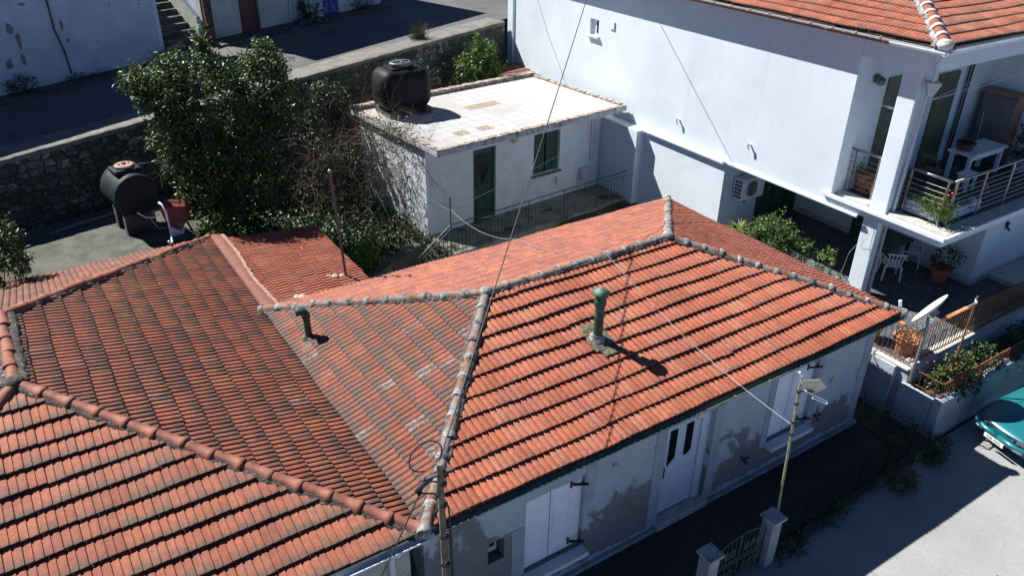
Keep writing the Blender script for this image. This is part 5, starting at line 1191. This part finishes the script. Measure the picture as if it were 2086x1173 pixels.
m = foliage(MB(), [((14.9, 1.5, .98), (.5, .15, .15), 1)], 360, .10, .02, per=6, up=.5); m.build('foliage', M_LEAFD, tp2)
m = MB()
for p in ((15.9, 1.5, 1.15), (16.0, 1.48, .98)): m.ball(p, .04, 7, 5); m.tube([p, (p[0]-.1, p[1], .86)], .005, 4)
m.build('pink_flowers', M_PETALP, tp2)
tb = thing('table', 'white wooden table in the shade of the balcony', 'table', (17.9, 3.0, .57))
m = MB(); m.box(17.05, 18.75, 2.55, 3.25, 1.27, 1.32); m.build('tabletop', M_WPVC, tb, bevel=.01)
for (x, y) in ((17.12, 2.62), (18.6, 2.62), (17.12, 3.1), (18.6, 3.1)): m = MB(); m.box(x, x+.09, y, y+.09, .57, 1.269); m.build('leg', M_WPVC, tb)
m = MB(); m.box(17.22, 18.59, 2.62, 2.65, 1.15, 1.268); m.box(17.22, 18.59, 3.15, 3.18, 1.15, 1.268); m.build('apron', M_WPVC, tb)
sl_ = thing('stool', 'small white stool in front of the white table', 'stool', (16.7, 2.4, .57))
m = MB(); m.box(16.45, 16.95, 2.2, 2.55, .98, 1.02); m.build('seat', M_WPVC, sl_, bevel=.008)
for (x, y) in ((16.5, 2.24), (16.84, 2.24), (16.5, 2.45), (16.84, 2.45)): m = MB(); m.box(x, x+.06, y, y+.06, .57, .979); m.build('leg', M_WPVC, sl_)
fc = thing('folding_chair', 'brown wooden folding chair beside the white table', 'chair', (16.1, 3.0, .57))
m = MB(); m.box(15.95, 16.35, 2.85, 3.25, .99, 1.01); m.build('seat', M_WOODG, fc)
for y in (2.86, 3.23):
    m = MB(); m.bar((15.9, y, 1.45), (16.35, y, .57), .035, .02); m.build('leg', M_WOODG, fc)
    m = MB(); m.bar((16.35, y+.01, 1.0), (15.95, y+.01, .57), .035, .02); m.build('leg', M_WOODG, fc)
m = MB(); m.box(15.90, 15.92, 2.87, 3.22, 1.34, 1.44); m.build('backrest', M_WOODG, fc)
bk = thing('basket', 'dark basket of plants on the white table', 'basket', (17.4, 3.0, 1.32))
m = MB(); m.lathe([(.17, 0), (.24, .2), (.22, .2), (.16, .03), (0, .03)], (17.4, 3.0, 1.32), n=18); m.build('basket_body', pm('dark_wicker', (.10, .07, .05), .8, .3, 20), bk)
m = foliage(MB(), [((17.4, 3.0, 1.54), (.18, .18, .08), 1)], 120, .07, .035, per=6); m.build('foliage', M_LEAFD, bk)
m = MB(); m.lathe([(.03, 0), (.04, .06), (.03, .07), (0, .07)], (17.95, 2.9, 1.32), n=10); tag(m.build('cup', M_WPVC), 'small white cup on the white balcony table', 'cup')
cb_ = thing('wardrobe', 'grey and brown two door wardrobe against the end wall of the balcony', 'wardrobe', (19.3, 3.4, .57))
m = MB(); m.box(19.12, 19.58, 2.85, 3.75, .6, 2.45); m.build('carcass', M_CABS, cb_, bevel=.01)
for (a, b) in ((2.87, 3.29), (3.31, 3.73)):
    for (c_, d) in ((.65, 1.38), (1.42, 2.40)): m = MB(); m.box(19.10, 19.118, a, b, c_, d); m.build('door', M_CABF, cb_)
m = MB(); m.box(19.05, 19.59, 2.8, 3.8, 2.451, 2.50); m.build('top_board', M_CABS, cb_)
m = MB(); m.tube([(18.75, 3.35, .6), (18.85, 3.5, 2.0)], .015, 6); tag(m.build('broom_handle', M_GALV), 'thin pale broom handle leaning by the wardrobe', 'broom')
ac = thing('air_conditioner', 'white outdoor air conditioner unit on the shaded porch wall', 'air conditioner', (14.3, 7.1, -.85))
m = MB(); m.box(13.86, 14.78, 6.98, 7.32, -.82, -.18); m.build('casing', M_WPVC, ac, bevel=.02)
m = MB(); m.lathe([(.235, 0), (.24, .012), (.22, .016), (.0, .008)], (14.25, 6.98, -.50), (0, -1, 0), 26); m.build('fan_grille', pm('fan_grey', (.16, .17, .18), .5, .15, 20), ac)
m = MB()
for q in range(4): m.lathe([(.05+.05*q, .0), (.056+.05*q, .006), (.06+.05*q, 0)], (14.25, 6.962, -.50), (0, -1, 0), 26)
m.build('fan_rings', M_WPVC, ac)
m = MB()
for q in range(5):
    for w_ in range(3): m.box(13.852, 13.859, 7.02+.09*w_, 7.09+.09*w_, -.76+.11*q, -.68+.11*q)
m.build('side_vents', M_IRON, ac)
m = MB(); m.lathe([(.045, 0), (.045, .006), (0, .006)], (14.66, 6.978, -.30), (0, -1, 0), 16); m.build('round_emblem', pm('emblem_red', (.45, .03, .06), .4, .1, 9), ac)
m = MB()
for x in (14.0, 14.6): m.bar((x, 7.358, -.85), (x, 6.95, -.85), .04, .03)
m.build('bracket', M_IRON, ac)
gtb = thing('garden_table', 'dark green table under the porch of the villa', 'table', (15.9, 3.4, -1.85))
m = MB(); m.box(15.35, 16.45, 3.1, 4.1, -1.13, -1.08); m.build('tabletop', M_GREEND, gtb)
for (x, y) in ((15.4, 3.15), (16.3, 3.15), (15.4, 3.95), (16.3, 3.95)): m = MB(); m.box(x, x+.08, y, y+.08, -1.85, -1.131); m.build('leg', M_GREEND, gtb)
def plastic_chair(loc, rz, label):
    t = thing('plastic_chair', label, 'chair', loc, 'white plastic chairs under the porch'); t.rotation_euler.z = 0
    o = V3(loc); c_, s_ = math.cos(rz), math.sin(rz)
    W_ = lambda x, y, z: o+V3((x*c_-y*s_, x*s_+y*c_, z))
    m = MB(); m.prism([W_(-.22, -.22, .42), W_(.22, -.22, .42), W_(.2, .2, .40), W_(-.2, .2, .40)], (0, 0, .025)); m.build('seat', M_WPVC, t)
    for (x, y) in ((-.21, -.21), (.21, -.21), (-.2, .2), (.2, .2)): m = MB(); m.bar(W_(x*1.15, y*1.15, 0), W_(x, y, .42), .05, .03); m.build('leg', M_WPVC, t)
    m = MB()
    for q in range(5): m.bar(W_(-.16+.08*q, .2, .43), W_(-.18+.09*q, .27, .78), .045, .015)
    m.bar(W_(-.24, .28, .80), W_(.24, .28, .80), .06, .03); m.build('backrest', M_WPVC, t)
    for x in (-.25, .25): m = MB(); m.bar(W_(x, -.2, .62), W_(x, .26, .66), .05, .025); m.bar(W_(x, -.2, .42), W_(x, -.2, .62), .04, .03); m.build('armrest', M_WPVC, t)
plastic_chair((16.5, 3.15, -1.85), -.9, 'white plastic chair standing at the right of the green porch table')
plastic_chair((15.35, 2.95, -1.85), 2.4, 'white plastic chair half hidden by the lower pillar')

# ================================================================ POLES, DISH, AERIAL, WIRES
sd = thing('satellite_dish', 'large white satellite dish on grey pole at the courtyard corner', 'satellite dish', (11.82, -.02, -1.85))
m = MB(); m.tube([(11.80, -.06, -2.0), (11.80, -.06, -.55), (11.86, .0, -.42)], .032, 8); m.build('pole', M_GALV, sd)
nrm = unit((-.22, .80, .55)); hx = unit(np.cross(nrm, (0, 0, 1))); hy = np.cross(hx, nrm); dc = V3((11.95, .08, -.28))
vs = []; fs = []; NR, NA = 7, 36
for j in range(NR+1):
    r_ = j/NR
    for k in range(NA): a = 2*math.pi*k/NA; vs.append(dc+hx*.40*r_*math.cos(a)+hy*.45*r_*math.sin(a)+nrm*(.085*(r_*r_-1)))
for j in range(NR):
    for k in range(NA): a = j*NA+k; b = j*NA+(k+1) % NA; fs.append((a, b, b+NA, a+NA))
m = MB(); m.add(vs, fs); o = m.build('dish', M_DISH, sd, smooth=True); md = o.modifiers.new('s', 'SOLIDIFY'); md.thickness = .012
m = MB(); m.tube([dc-hy*.44, dc-hy*.46+nrm*.40], .014, 6); m.build('feed_arm', M_GALV, sd)
m = MB(); m.tube([dc-hy*.45+nrm*.36, dc-hy*.36+nrm*.46], .035, 8); m.build('receiver', M_WPVC, sd)
m = MB(); m.obox(dc-nrm*.2-hx*.05-hy*.08, hx*.1, hy*.16, nrm*.12); m.build('bracket', M_GALV, sd)
rpole = thing('rusty_pole', 'thin rusty pole with white insulator in the planting strip', 'pole', (12.75, -.42, -2.3))
m = MB(); m.tube([(12.72, -.42, -2.3), (12.77, -.42, -.0)], .022, 7); m.build('pole', M_RUST, rpole)
m = MB(); m.tube([(12.69, -.46, -.13), (12.85, -.38, -.12)], .028, 7); m.build('insulator', M_WPVC, rpole)
m = MB(); m.tube([(12.77, -.42, -.15), (12.0, .12, -.83)], .006, 4); tag(m.build('guy_wire', M_WIREW), 'thin wire running from the rusty pole to the courtyard fence', 'wire')
an_ = thing('tv_aerial', 'television aerial with cream fan shaped plate on an olive mast', 'aerial', (6.3, -1.15, -2.9))
AY = -1.15
m = MB(); m.tube([(6.315, AY, -2.95), (6.02, AY, .97)], .022, 8); m.build('mast', M_MAST, an_)
m = MB()
for z in (.66, .42, .03, -.22): x = 6.02+(.97-z)*.0753; m.tube([(x, AY, z-.025), (x, AY, z+.025)], .031, 8)
m.each('clamp', M_IRON, an_)
m = MB(); m.prism([V3(p) for p in ((6.10, AY, .84), (6.57, AY, .685), (6.805, AY, .445), (6.445, AY, .445), (6.18, AY, .65))], (-.004, .02, .012)); m.build('reflector_plate', M_BEIGE, an_, bevel=.005, fixn=True)
m = MB(); m.bar((6.05, AY-.01, .68), (6.42, AY-.03, .53), .03, .02); m.build('boom', M_IRON, an_)
m = MB(); m.tube([V3((6.42, AY-.02, .46)), V3((6.86, AY-.02, .15)), V3((6.895, AY-.02, .115)), V3((6.86, AY-.02, .10)), V3((6.42, AY-.02, .40))], .010, 6); m.build('dipole_loop', M_WPVC, an_)
m = MB(); m.bar((6.17, AY-.02, .64), (6.45, AY-.02, .44), .045, .03); m.build('dipole_box', M_BEIGE, an_)
m = MB(); m.tube([(6.03, AY-.01, .84), (5.96, AY-.01, 1.0), (5.92, AY-.01, 1.09)], .018, 6); m.build('reflector_rod', M_WPVC, an_)
up_ = thing('utility_pole', 'weathered timber utility pole at the junction of the two street roofs', 'utility pole', (-.02, -.55, -3))
m = MB(); m.tube([(.03, -.55, -3.05), (-.03, -.55, 1.62)], [.052, .042], 10); m.build('pole', M_WOODG, up_)
m = MB()
for z in (1.3, .95, .4, -.1): m.tube([(0, -.55, z-.025), (0, -.55, z+.025)], .062, 8)
m.build('band', M_IRON, up_)
m = MB(); m.bar((-.25, -.50, 1.42), (.12, -.60, 1.5), .04, .03); m.tube([(-.05, -.5, 1.45), (-.2, -.4, 1.25), (-.28, -.45, 1.15)], .025, 6); m.tube([(-.12, -.5, 1.4), (-.3, -.42, 1.2)], .03, 6); m.build('cross_bracket', M_IRON, up_)
m = MB()
lp = [(-.16+.22*math.cos(a), -.45, 1.72+.22*math.sin(a)) for a in np.linspace(-1.2, 4.6, 22)]
m.tube(lp, .009, 5); m.tube([(-.3, -.45, 1.2), (-.1, -.52, 1.15), (.06, -.58, .9), (.07, -.6, .3), (.08, -.6, -.6)], .012, 5); m.tube([(.07, -.58, .5), (.06, -.62, -.3), (.25, -.62, -.8)], .02, 5); m.build('loose_cable', M_WIREB, up_)
W0 = V3((-.02, -.5, 1.58)); Wd = V3((12.0, 11.75, 5.5))-W0
m = MB(); m.tube(catenary(W0, W0+Wd*1.35, .10, 40), .011, 5); tag(m.build('overhead_wire', M_WIREB), 'black overhead wire rising from the utility pole across the roofs', 'wire')
m = MB(); m.tube(catenary((-.28, -.45, 1.15), (-3.6, -3.8, 1.9), .15, 24), .010, 5); tag(m.build('overhead_wire', M_WIREB), 'black overhead wire dropping from the utility pole over the near roof', 'wire')
m = MB(); pts = catenary((5.75, MY, H+.17), (6.01, -1.15, .04), .20, 22); m.tube(pts, .0042, 5); tag(m.build('aerial_cable', pm('grey_white_cable', (.48, .48, .48), .6, .05, 9)), 'white aerial cable running from the ridge down to the olive mast', 'cable')
c0 = al(0, -.56, -.62)
m = MB(); m.tube(catenary(c0, (5.95, 6.7, .1), .25, 14)[:-1]+[(5.95, 6.7, .09), (5.7, 6.0, .36), (5.5, 5.2, .62), (5.6, 4.3, .86), (5.75, MY, H+.17)], .0055, 5); tag(m.build('roof_cable', M_WIREG), 'pale cable sagging from the outbuilding post and over the orange back slope', 'cable')
m = MB(); m.tube([(13.488, 17.6, 4.4), (13.488, 16.2, 2.2), (13.488, 14.9, .6)], .005, 5); tag(m.build('wire_shadow_line', M_GALV), 'thin grey line drawn as a wire shadow slanting down the far end of the villa wall', 'cable')  # tube modelled in place of a wire's shadow on the wall
m = MB(); m.tube([(13.46, 18.4, 4.4), (13.46, 18.4, .8)], .03, 6); tag(m.build('villa_downpipe', M_WHITE), 'white downpipe at the far end of the villa wall', 'pipe')
m = MB(); m.tube([(13.58, 2.75, .3), (13.5, 2.85, -.2), (13.3, 2.98, -.6), (13.2, 3.05, -1.6)], .0045, 5); m.tube([(13.6, 2.7, .1), (13.4, 2.75, -.3), (13.6, 2.9, -.45), (13.5, 2.8, -.2)], .0045, 5); tag(m.build('loose_wire', M_WIREG), 'loose pale wires hanging down the lower white pillar', 'wire')

# ================================================================ STREET FRONT FENCE
for i, (x, lb_) in enumerate(((4.50, 'grey concrete gate pillar with stained cap at the lower edge of the photo'), (6.02, 'grey concrete gate pillar with stained cap beside the olive mast'))):
    t = thing('gate_pillar', lb_, 'pillar', (x, -1.24, -3.05), 'gate pillars of the street house')
    m = MB(); m.box(x-.12, x+.12, -1.36, -1.12, -3.05, -1.96); m.build('shaft', pm('pillar_render', (.30, .31, .32), .85, .15, 5, .008, 30), t, bevel=.008)
    m = MB(); m.box(x-.165, x+.165, -1.41, -1.08, -1.958, -1.905); m.build('cap', pm('veined_cap', (.36, .38, .40), .6, .15, 5, .004, 30, stains=(((.03, .03, .035), 9, .58, .62),)), t, bevel=.006)
gt_ = thing('garden_gate', 'green wrought iron double gate with arched top between the pillars', 'gate', (5.26, -1.24, -3))
for lf in (0, 1):
    xa, xb = (4.64, 5.25) if lf == 0 else (5.27, 5.88)
    arch = lambda x: -2.10+.16*(1-((x-5.26)/.62)**2)
    m = MB(); xsx = np.linspace(xa, xb, 10)
    m.tube([(x, -1.24, arch(x)) for x in xsx], .013, 5)
    for z in (-2.92, -2.55, -2.48): m.tube([(xa, -1.24, z), (xb, -1.24, z)], .012, 5)
    for x in (xa, xb): m.tube([(x, -1.24, -2.97), (x, -1.24, arch(x))], .014, 6)
    lfm = m.build('gate_leaf', M_GREENR, gt_)
    m = MB()
    for x in np.linspace(xa, xb, 7)[1:-1]: m.tube([(x, -1.24, -2.92), (x, -1.24, arch(x))], .007, 4)
    m.build('bars', M_GREENR, lfm)
    m = MB()
    for x in np.linspace(xa, xb, 5)[1:-1]:
        for z0 in (-2.75, -2.28):
            m.tube([(x+.05*math.sin(t)*(1 if k_ else -1), -1.255, z0+.10*math.cos(t)) for k_ in (0, 1) for t in np.linspace(0, 2.6, 8)], .006, 4)
    m.build('scrolls', pm('worn_scroll', (.16, .18, .16), .6, .3, 20), lfm)
def mesh_fence(th, a, b, h, mat):
    a, b = V3(a), V3(b); z = V3((0, 0, 1)); Ln = np.linalg.norm(b-a); d = unit(b-a)
    m = MB(); m.tube([a+z*h, b+z*h], .016, 6); m.tube([a+z*.1, b+z*.1], .014, 6); m.tube([a+z*(h-.12), b+z*(h-.12)], .010, 5)
    m.build('rail', mat, th)
    n_ = int(Ln/1.1)+1; 
    for i in range(n_+1): m = MB(); p = a+(b-a)*i/n_; m.tube([p-z*.1, p+z*h], .018, 6); m.build('post', mat, th)
    m = MB(); g = .05; k = int(Ln/g)
    for i in range(-int(h/g), k):
        for sg in (1, -1):
            s0 = i*g if sg > 0 else (i+int(h/g))*g
            q0, q1 = (s0, s0+(h-.22)*sg)
            def cl_(s_, t): return (s_, t)
            t0, t1 = 0., 1.
            ds = q1-q0
            if abs(ds) > 1e-6:
                ta, tb_ = sorted(((0-q0)/ds, (Ln-q0)/ds)); t0, t1 = max(0, ta), min(1, tb_)
            if t1-t0 < .05: continue
            p = a+d*(q0+ds*t0)+z*(.1+(h-.22)*t0); q = a+d*(q0+ds*t1)+z*(.1+(h-.22)*t1); m.tube([p, q], .0015, 3, caps=False)
    m.build('wire_mesh', mat, th)
MATS.get('dark_fence_green') or pm('dark_fence_green', (.006, .022, .013), .9, .2, 9)
MATS['dark_fence_green'].node_tree.nodes['Principled BSDF'].inputs['Specular IOR Level'].default_value = .05
ff = thing('mesh_fence', 'dark green wire mesh fence along the front of the gravel terrace', 'fence', (8.4, -1.1, -2.9))
mesh_fence(ff, (6.2, -1.22, -2.92), (10.65, -1.0, -2.92), .85, pm('dark_fence_green', (.006, .022, .013), .6, .2, 9))
sg_ = thing('sunburst_gate', 'green iron side gate with sunburst pattern at the end of the terrace', 'gate', (10.67, -.3, -2.9))
m = MB(); z0, z1 = -2.86, -2.05
for z in (z0, z1, z1-.12, z1-.24): m.tube([(10.67, -.92, z), (10.67, .22, z)], .013, 5)
for y in (-.92, .22): m.tube([(10.67, y, -2.95), (10.67, y, z1+.08)], .018, 6)
m.build('gate_frame', M_GREENR, sg_)
m = MB()
for a in np.linspace(.15, math.pi-.15, 11): m.tube([(10.67, -.35+.10*math.cos(a), z0+.10*math.sin(a)), (10.67, -.35+.5*math.cos(a), z0+.5*math.sin(a))], .007, 4)
m.tube([(10.67, -.35+.1*math.cos(a), z0+.1*math.sin(a)) for a in np.linspace(0, math.pi, 10)], .008, 4); m.tube([(10.67, -.35+.52*math.cos(a), z0+.52*math.sin(a)) for a in np.linspace(0, math.pi, 16)], .008, 4)
m.build('sunburst', M_IRON, sg_)
m = MB()
for y in np.linspace(-.9, .2, 12): m.tube([(10.67, y, z1-.24), (10.67, y, z1)], .006, 4)
m.build('bars', M_GREENR, sg_)
al_g = thing('alley_gate', 'tall dark iron gate closing the alley beside the street house', 'gate', (11.2, 1.2, -3))
m = MB()
for x in np.linspace(10.66, 11.7, 9): m.tube([(x, 1.2, -3), (x, 1.2, -1.35)], .010, 4)
for z in (-2.9, -2.1, -1.4): m.tube([(10.66, 1.2, z), (11.7, 1.2, z)], .014, 5)
m.build('gate_frame', M_GREENR, al_g)
bush('weed', 'dark weeds growing by the street at the corner of the planter wall', 'weeds', [((11.3, -1.2, -2.85), (.38, .3, .2), 1), ((11.0, -1.3, -2.9), (.3, .2, .14), .6)], 900, .09, .03, M_LEAFD)
bush('weed', 'dry dark weeds on the kerb in front of the mesh fence', 'weeds', [((9.9, -1.42, -2.9), (.38, .22, .16), 1)], 700, .09, .028, M_DRY)
bush('weed', 'straggly weeds along the kerb beside the gate pillar', 'weeds', [((6.7, -1.35, -2.92), (.55, .14, .13), 1), ((8.0, -1.25, -2.92), (.6, .1, .10), .7)], 700, .08, .028, M_LEAFD)
m = MB(); m.tube([(8.9, -3.75, -3.01), (9.05, -3.80, -2.99), (9.12, -3.72, -3.0), (9.28, -3.7, -3.01)], .012, 5); tag(m.build('dry_twig', M_DRY), 'small dry twig lying on the sunlit street', 'twig')

# ================================================================ CAR
M_TEAL, t_, b_ = nodes('teal_car_paint'); B = NB(t_)
B.l(B.mix(B.noise(3, 4), (.012, .15, .18), (.018, .18, .21)), b_.inputs['Base Color']); b_.inputs['Roughness'].default_value = .35; b_.inputs['Coat Weight'].default_value = .7; b_.inputs['Coat Roughness'].default_value = .12; b_.inputs['Metallic'].default_value = .25
hd = unit((-.965, -.262, 0)); hd = unit((-.93, .20, 0)); lt_ = V3((-hd[1], hd[0], 0))*-1    # nose direction and the car's right-to-left axis
C0 = V3((12.50, -1.88, -3.02))
def cp(x, y, z): return C0-hd*x+lt_*y+V3((0, 0, z))
car = thing('car', 'teal hatchback parked nose first at the lower right edge', 'car', tuple(cp(2, 0, 0)))
st = [(-.02, .30, .58, .60, .56), (.06, .25, .64, .72, .62), (.28, .22, .72, .78, .66), (.75, .20, .82, .80, .68), (1.15, .19, .89, .82, .70), (1.40, .19, .94, .83, .70), (2.0, .19, .95, .83, .71), (3.0, .19, .96, .83, .71), (3.6, .20, .95, .82, .70), (3.92, .28, .90, .76, .64), (4.0, .36, .80, .66, .58)]
vs = []; fs = []; NC = 16
for (x, zb, zt, hw, hs_) in st:
    for (fy, fz) in ((-.80, 0), (-.97, .10), (-1.0, .30), (-1.0, .55), (-.985, .72), (-.95, .84), (-.86, .94), (-.5, .995), (0, 1.0), (.5, .995), (.86, .94), (.95, .84), (.985, .72), (1.0, .55), (1.0, .30), (.97, .10), (.80, 0)):
        cv = .10*(1-abs(fy)**2)*max(0, 1-x/.6) if x < .6 else 0
        vs.append(cp(x-cv, fy*hw, zb+(zt-zb)*fz))
n_ = 17
for i in range(len(st)-1):
    for k in range(n_-1): a = i*n_+k; fs.append((a, a+n_, a+n_+1, a+1))
    a = i*n_; fs.append((a, a+n_-1, a+2*n_-1, a+n_))
fs += [tuple(range(n_)), tuple(range((len(st)-1)*n_, len(st)*n_))[::-1]]
m = MB(); m.add(vs, fs); m.build('body', M_TEAL, car, smooth=True, sub=1, fixn=True)
vs = []; fs = []
for (x, z, hw) in ((1.28, .92, .70), (1.75, 1.30, .60), (2.1, 1.40, .57), (3.0, 1.40, .56), (3.45, 1.28, .56), (3.75, .93, .66)):
    for fy in (-1, -.6, 0, .6, 1): vs.append(cp(x, fy*hw, z+.03*(1-fy*fy)))
for i in range(5):
    for k in range(4): a = i*5+k; fs.append((a, a+1, a+6, a+5))
m = MB(); m.add(vs, fs)
base = [cp(1.28, -.76, .9), cp(3.75, -.74, .9), cp(3.75, .74, .9), cp(1.28, .76, .9)]
m.build('glasshouse', M_GLASSD, car, smooth=True)
m = MB()
for sgn in (-1, 1):
    vs = [cp(1.28, .70*sgn, .92), cp(1.75, .60*sgn, 1.30), cp(2.1, .57*sgn, 1.40), cp(3.0, .56*sgn, 1.40), cp(3.45, .56*sgn, 1.28), cp(3.75, .66*sgn, .93)]; m.sheet(vs)
m.build('side_window', M_GLASSD, car)
vs = []; fs = []
for (x, z, hw) in ((1.95, 1.385, .57), (2.15, 1.43, .55), (2.95, 1.43, .54), (3.15, 1.40, .54)):
    for fy in (-1, -.5, 0, .5, 1): vs.append(cp(x, fy*hw, z+.03*(1-fy*fy)))
for i in range(3):
    for k in range(4): a = i*5+k; fs.append((a, a+1, a+6, a+5))
m = MB(); m.add(vs, fs); m.build('roof', M_TEAL, car, smooth=True)
m = MB(); m.tube([cp(-.10, 0, .44), cp(-.09, .35, .44), cp(.02, .62, .43), cp(.2, .74, .42)], .055, 8); m.tube([cp(-.10, 0, .44), cp(-.09, -.35, .44), cp(.02, -.62, .43), cp(.2, -.74, .42)], .055, 8); m.build('bumper', M_TEAL, car, smooth=True)
m = MB(); m.obox(cp(.03, -.36, .555), lt_*.72, hd*.10, (0, 0, .05)); m.build('grille', M_IRON, car, bevel=.01)
for sgn in (-1, 1):
    m = MB(); m.prism([cp(-.045, sgn*.36, .53), cp(.04, sgn*.62, .53), cp(.07, sgn*.62, .64), cp(-.02, sgn*.36, .62)], hd*.03); m.build('headlight', pm('headlamp_glass', (.10, .12, .13), .1, .05, 9), car, bevel=.008, fixn=True)
for sgn in (-1, 1):
    m = MB(); m.tube([cp(-.13, sgn*.38, .40), cp(-.08, sgn*.56, .40)], .016, 6); m.build('bumper_strip', M_GALV, car)
for x in (.72, 3.3):
    for sgn in (-1, 1):
        m = MB(); m.lathe([(.16, -.09), (.27, -.09), (.295, -.06), (.295, .06), (.27, .09), (.16, .09)], cp(x, sgn*.70, .295), lt_, 22); wh = m.build('wheel', M_TYRE, car)
        m = MB(); m.lathe([(.0, .08), (.16, .085), (.16, .03), (.0, .03)] if sgn > 0 else [(.0, -.08), (.16, -.085), (.16, -.03), (.0, -.03)], cp(x, sgn*.70, .295), lt_, 18); m.build('rim', M_GALV, wh)
pc = cp(-.165, .02, .36)
m = MB(); m.obox(pc-lt_*.23-V3((0, 0, .05)), lt_*.46, hd*.008, (0, 0, .10)); npl = m.build('number_plate', M_PLATE, car)
fcv = bpy.data.curves.new('plate_text', 'FONT'); fcv.body = 'IZB 7502'; fcv.size = .092; fcv.align_x = 'CENTER'; fcv.align_y = 'CENTER'; fcv.extrude = .001
tmp = bpy.data.objects.new('tmp', fcv); C.objects.link(tmp); dg = bpy.context.evaluated_depsgraph_get(); me = bpy.data.meshes.new_from_object(tmp.evaluated_get(dg)); bpy.data.objects.remove(tmp)
me.materials.clear(); me.materials.append(M_IRON); po = bpy.data.objects.new('plate_lettering', me); C.objects.link(po); po.parent = npl
X_, Z_ = -lt_, V3((0, 0, 1)); Mx = Matrix((X_, Z_, hd)).transposed().to_4x4(); Mx.translation = Vector(pc+hd*.010)-car.location; po.matrix_local = Mx
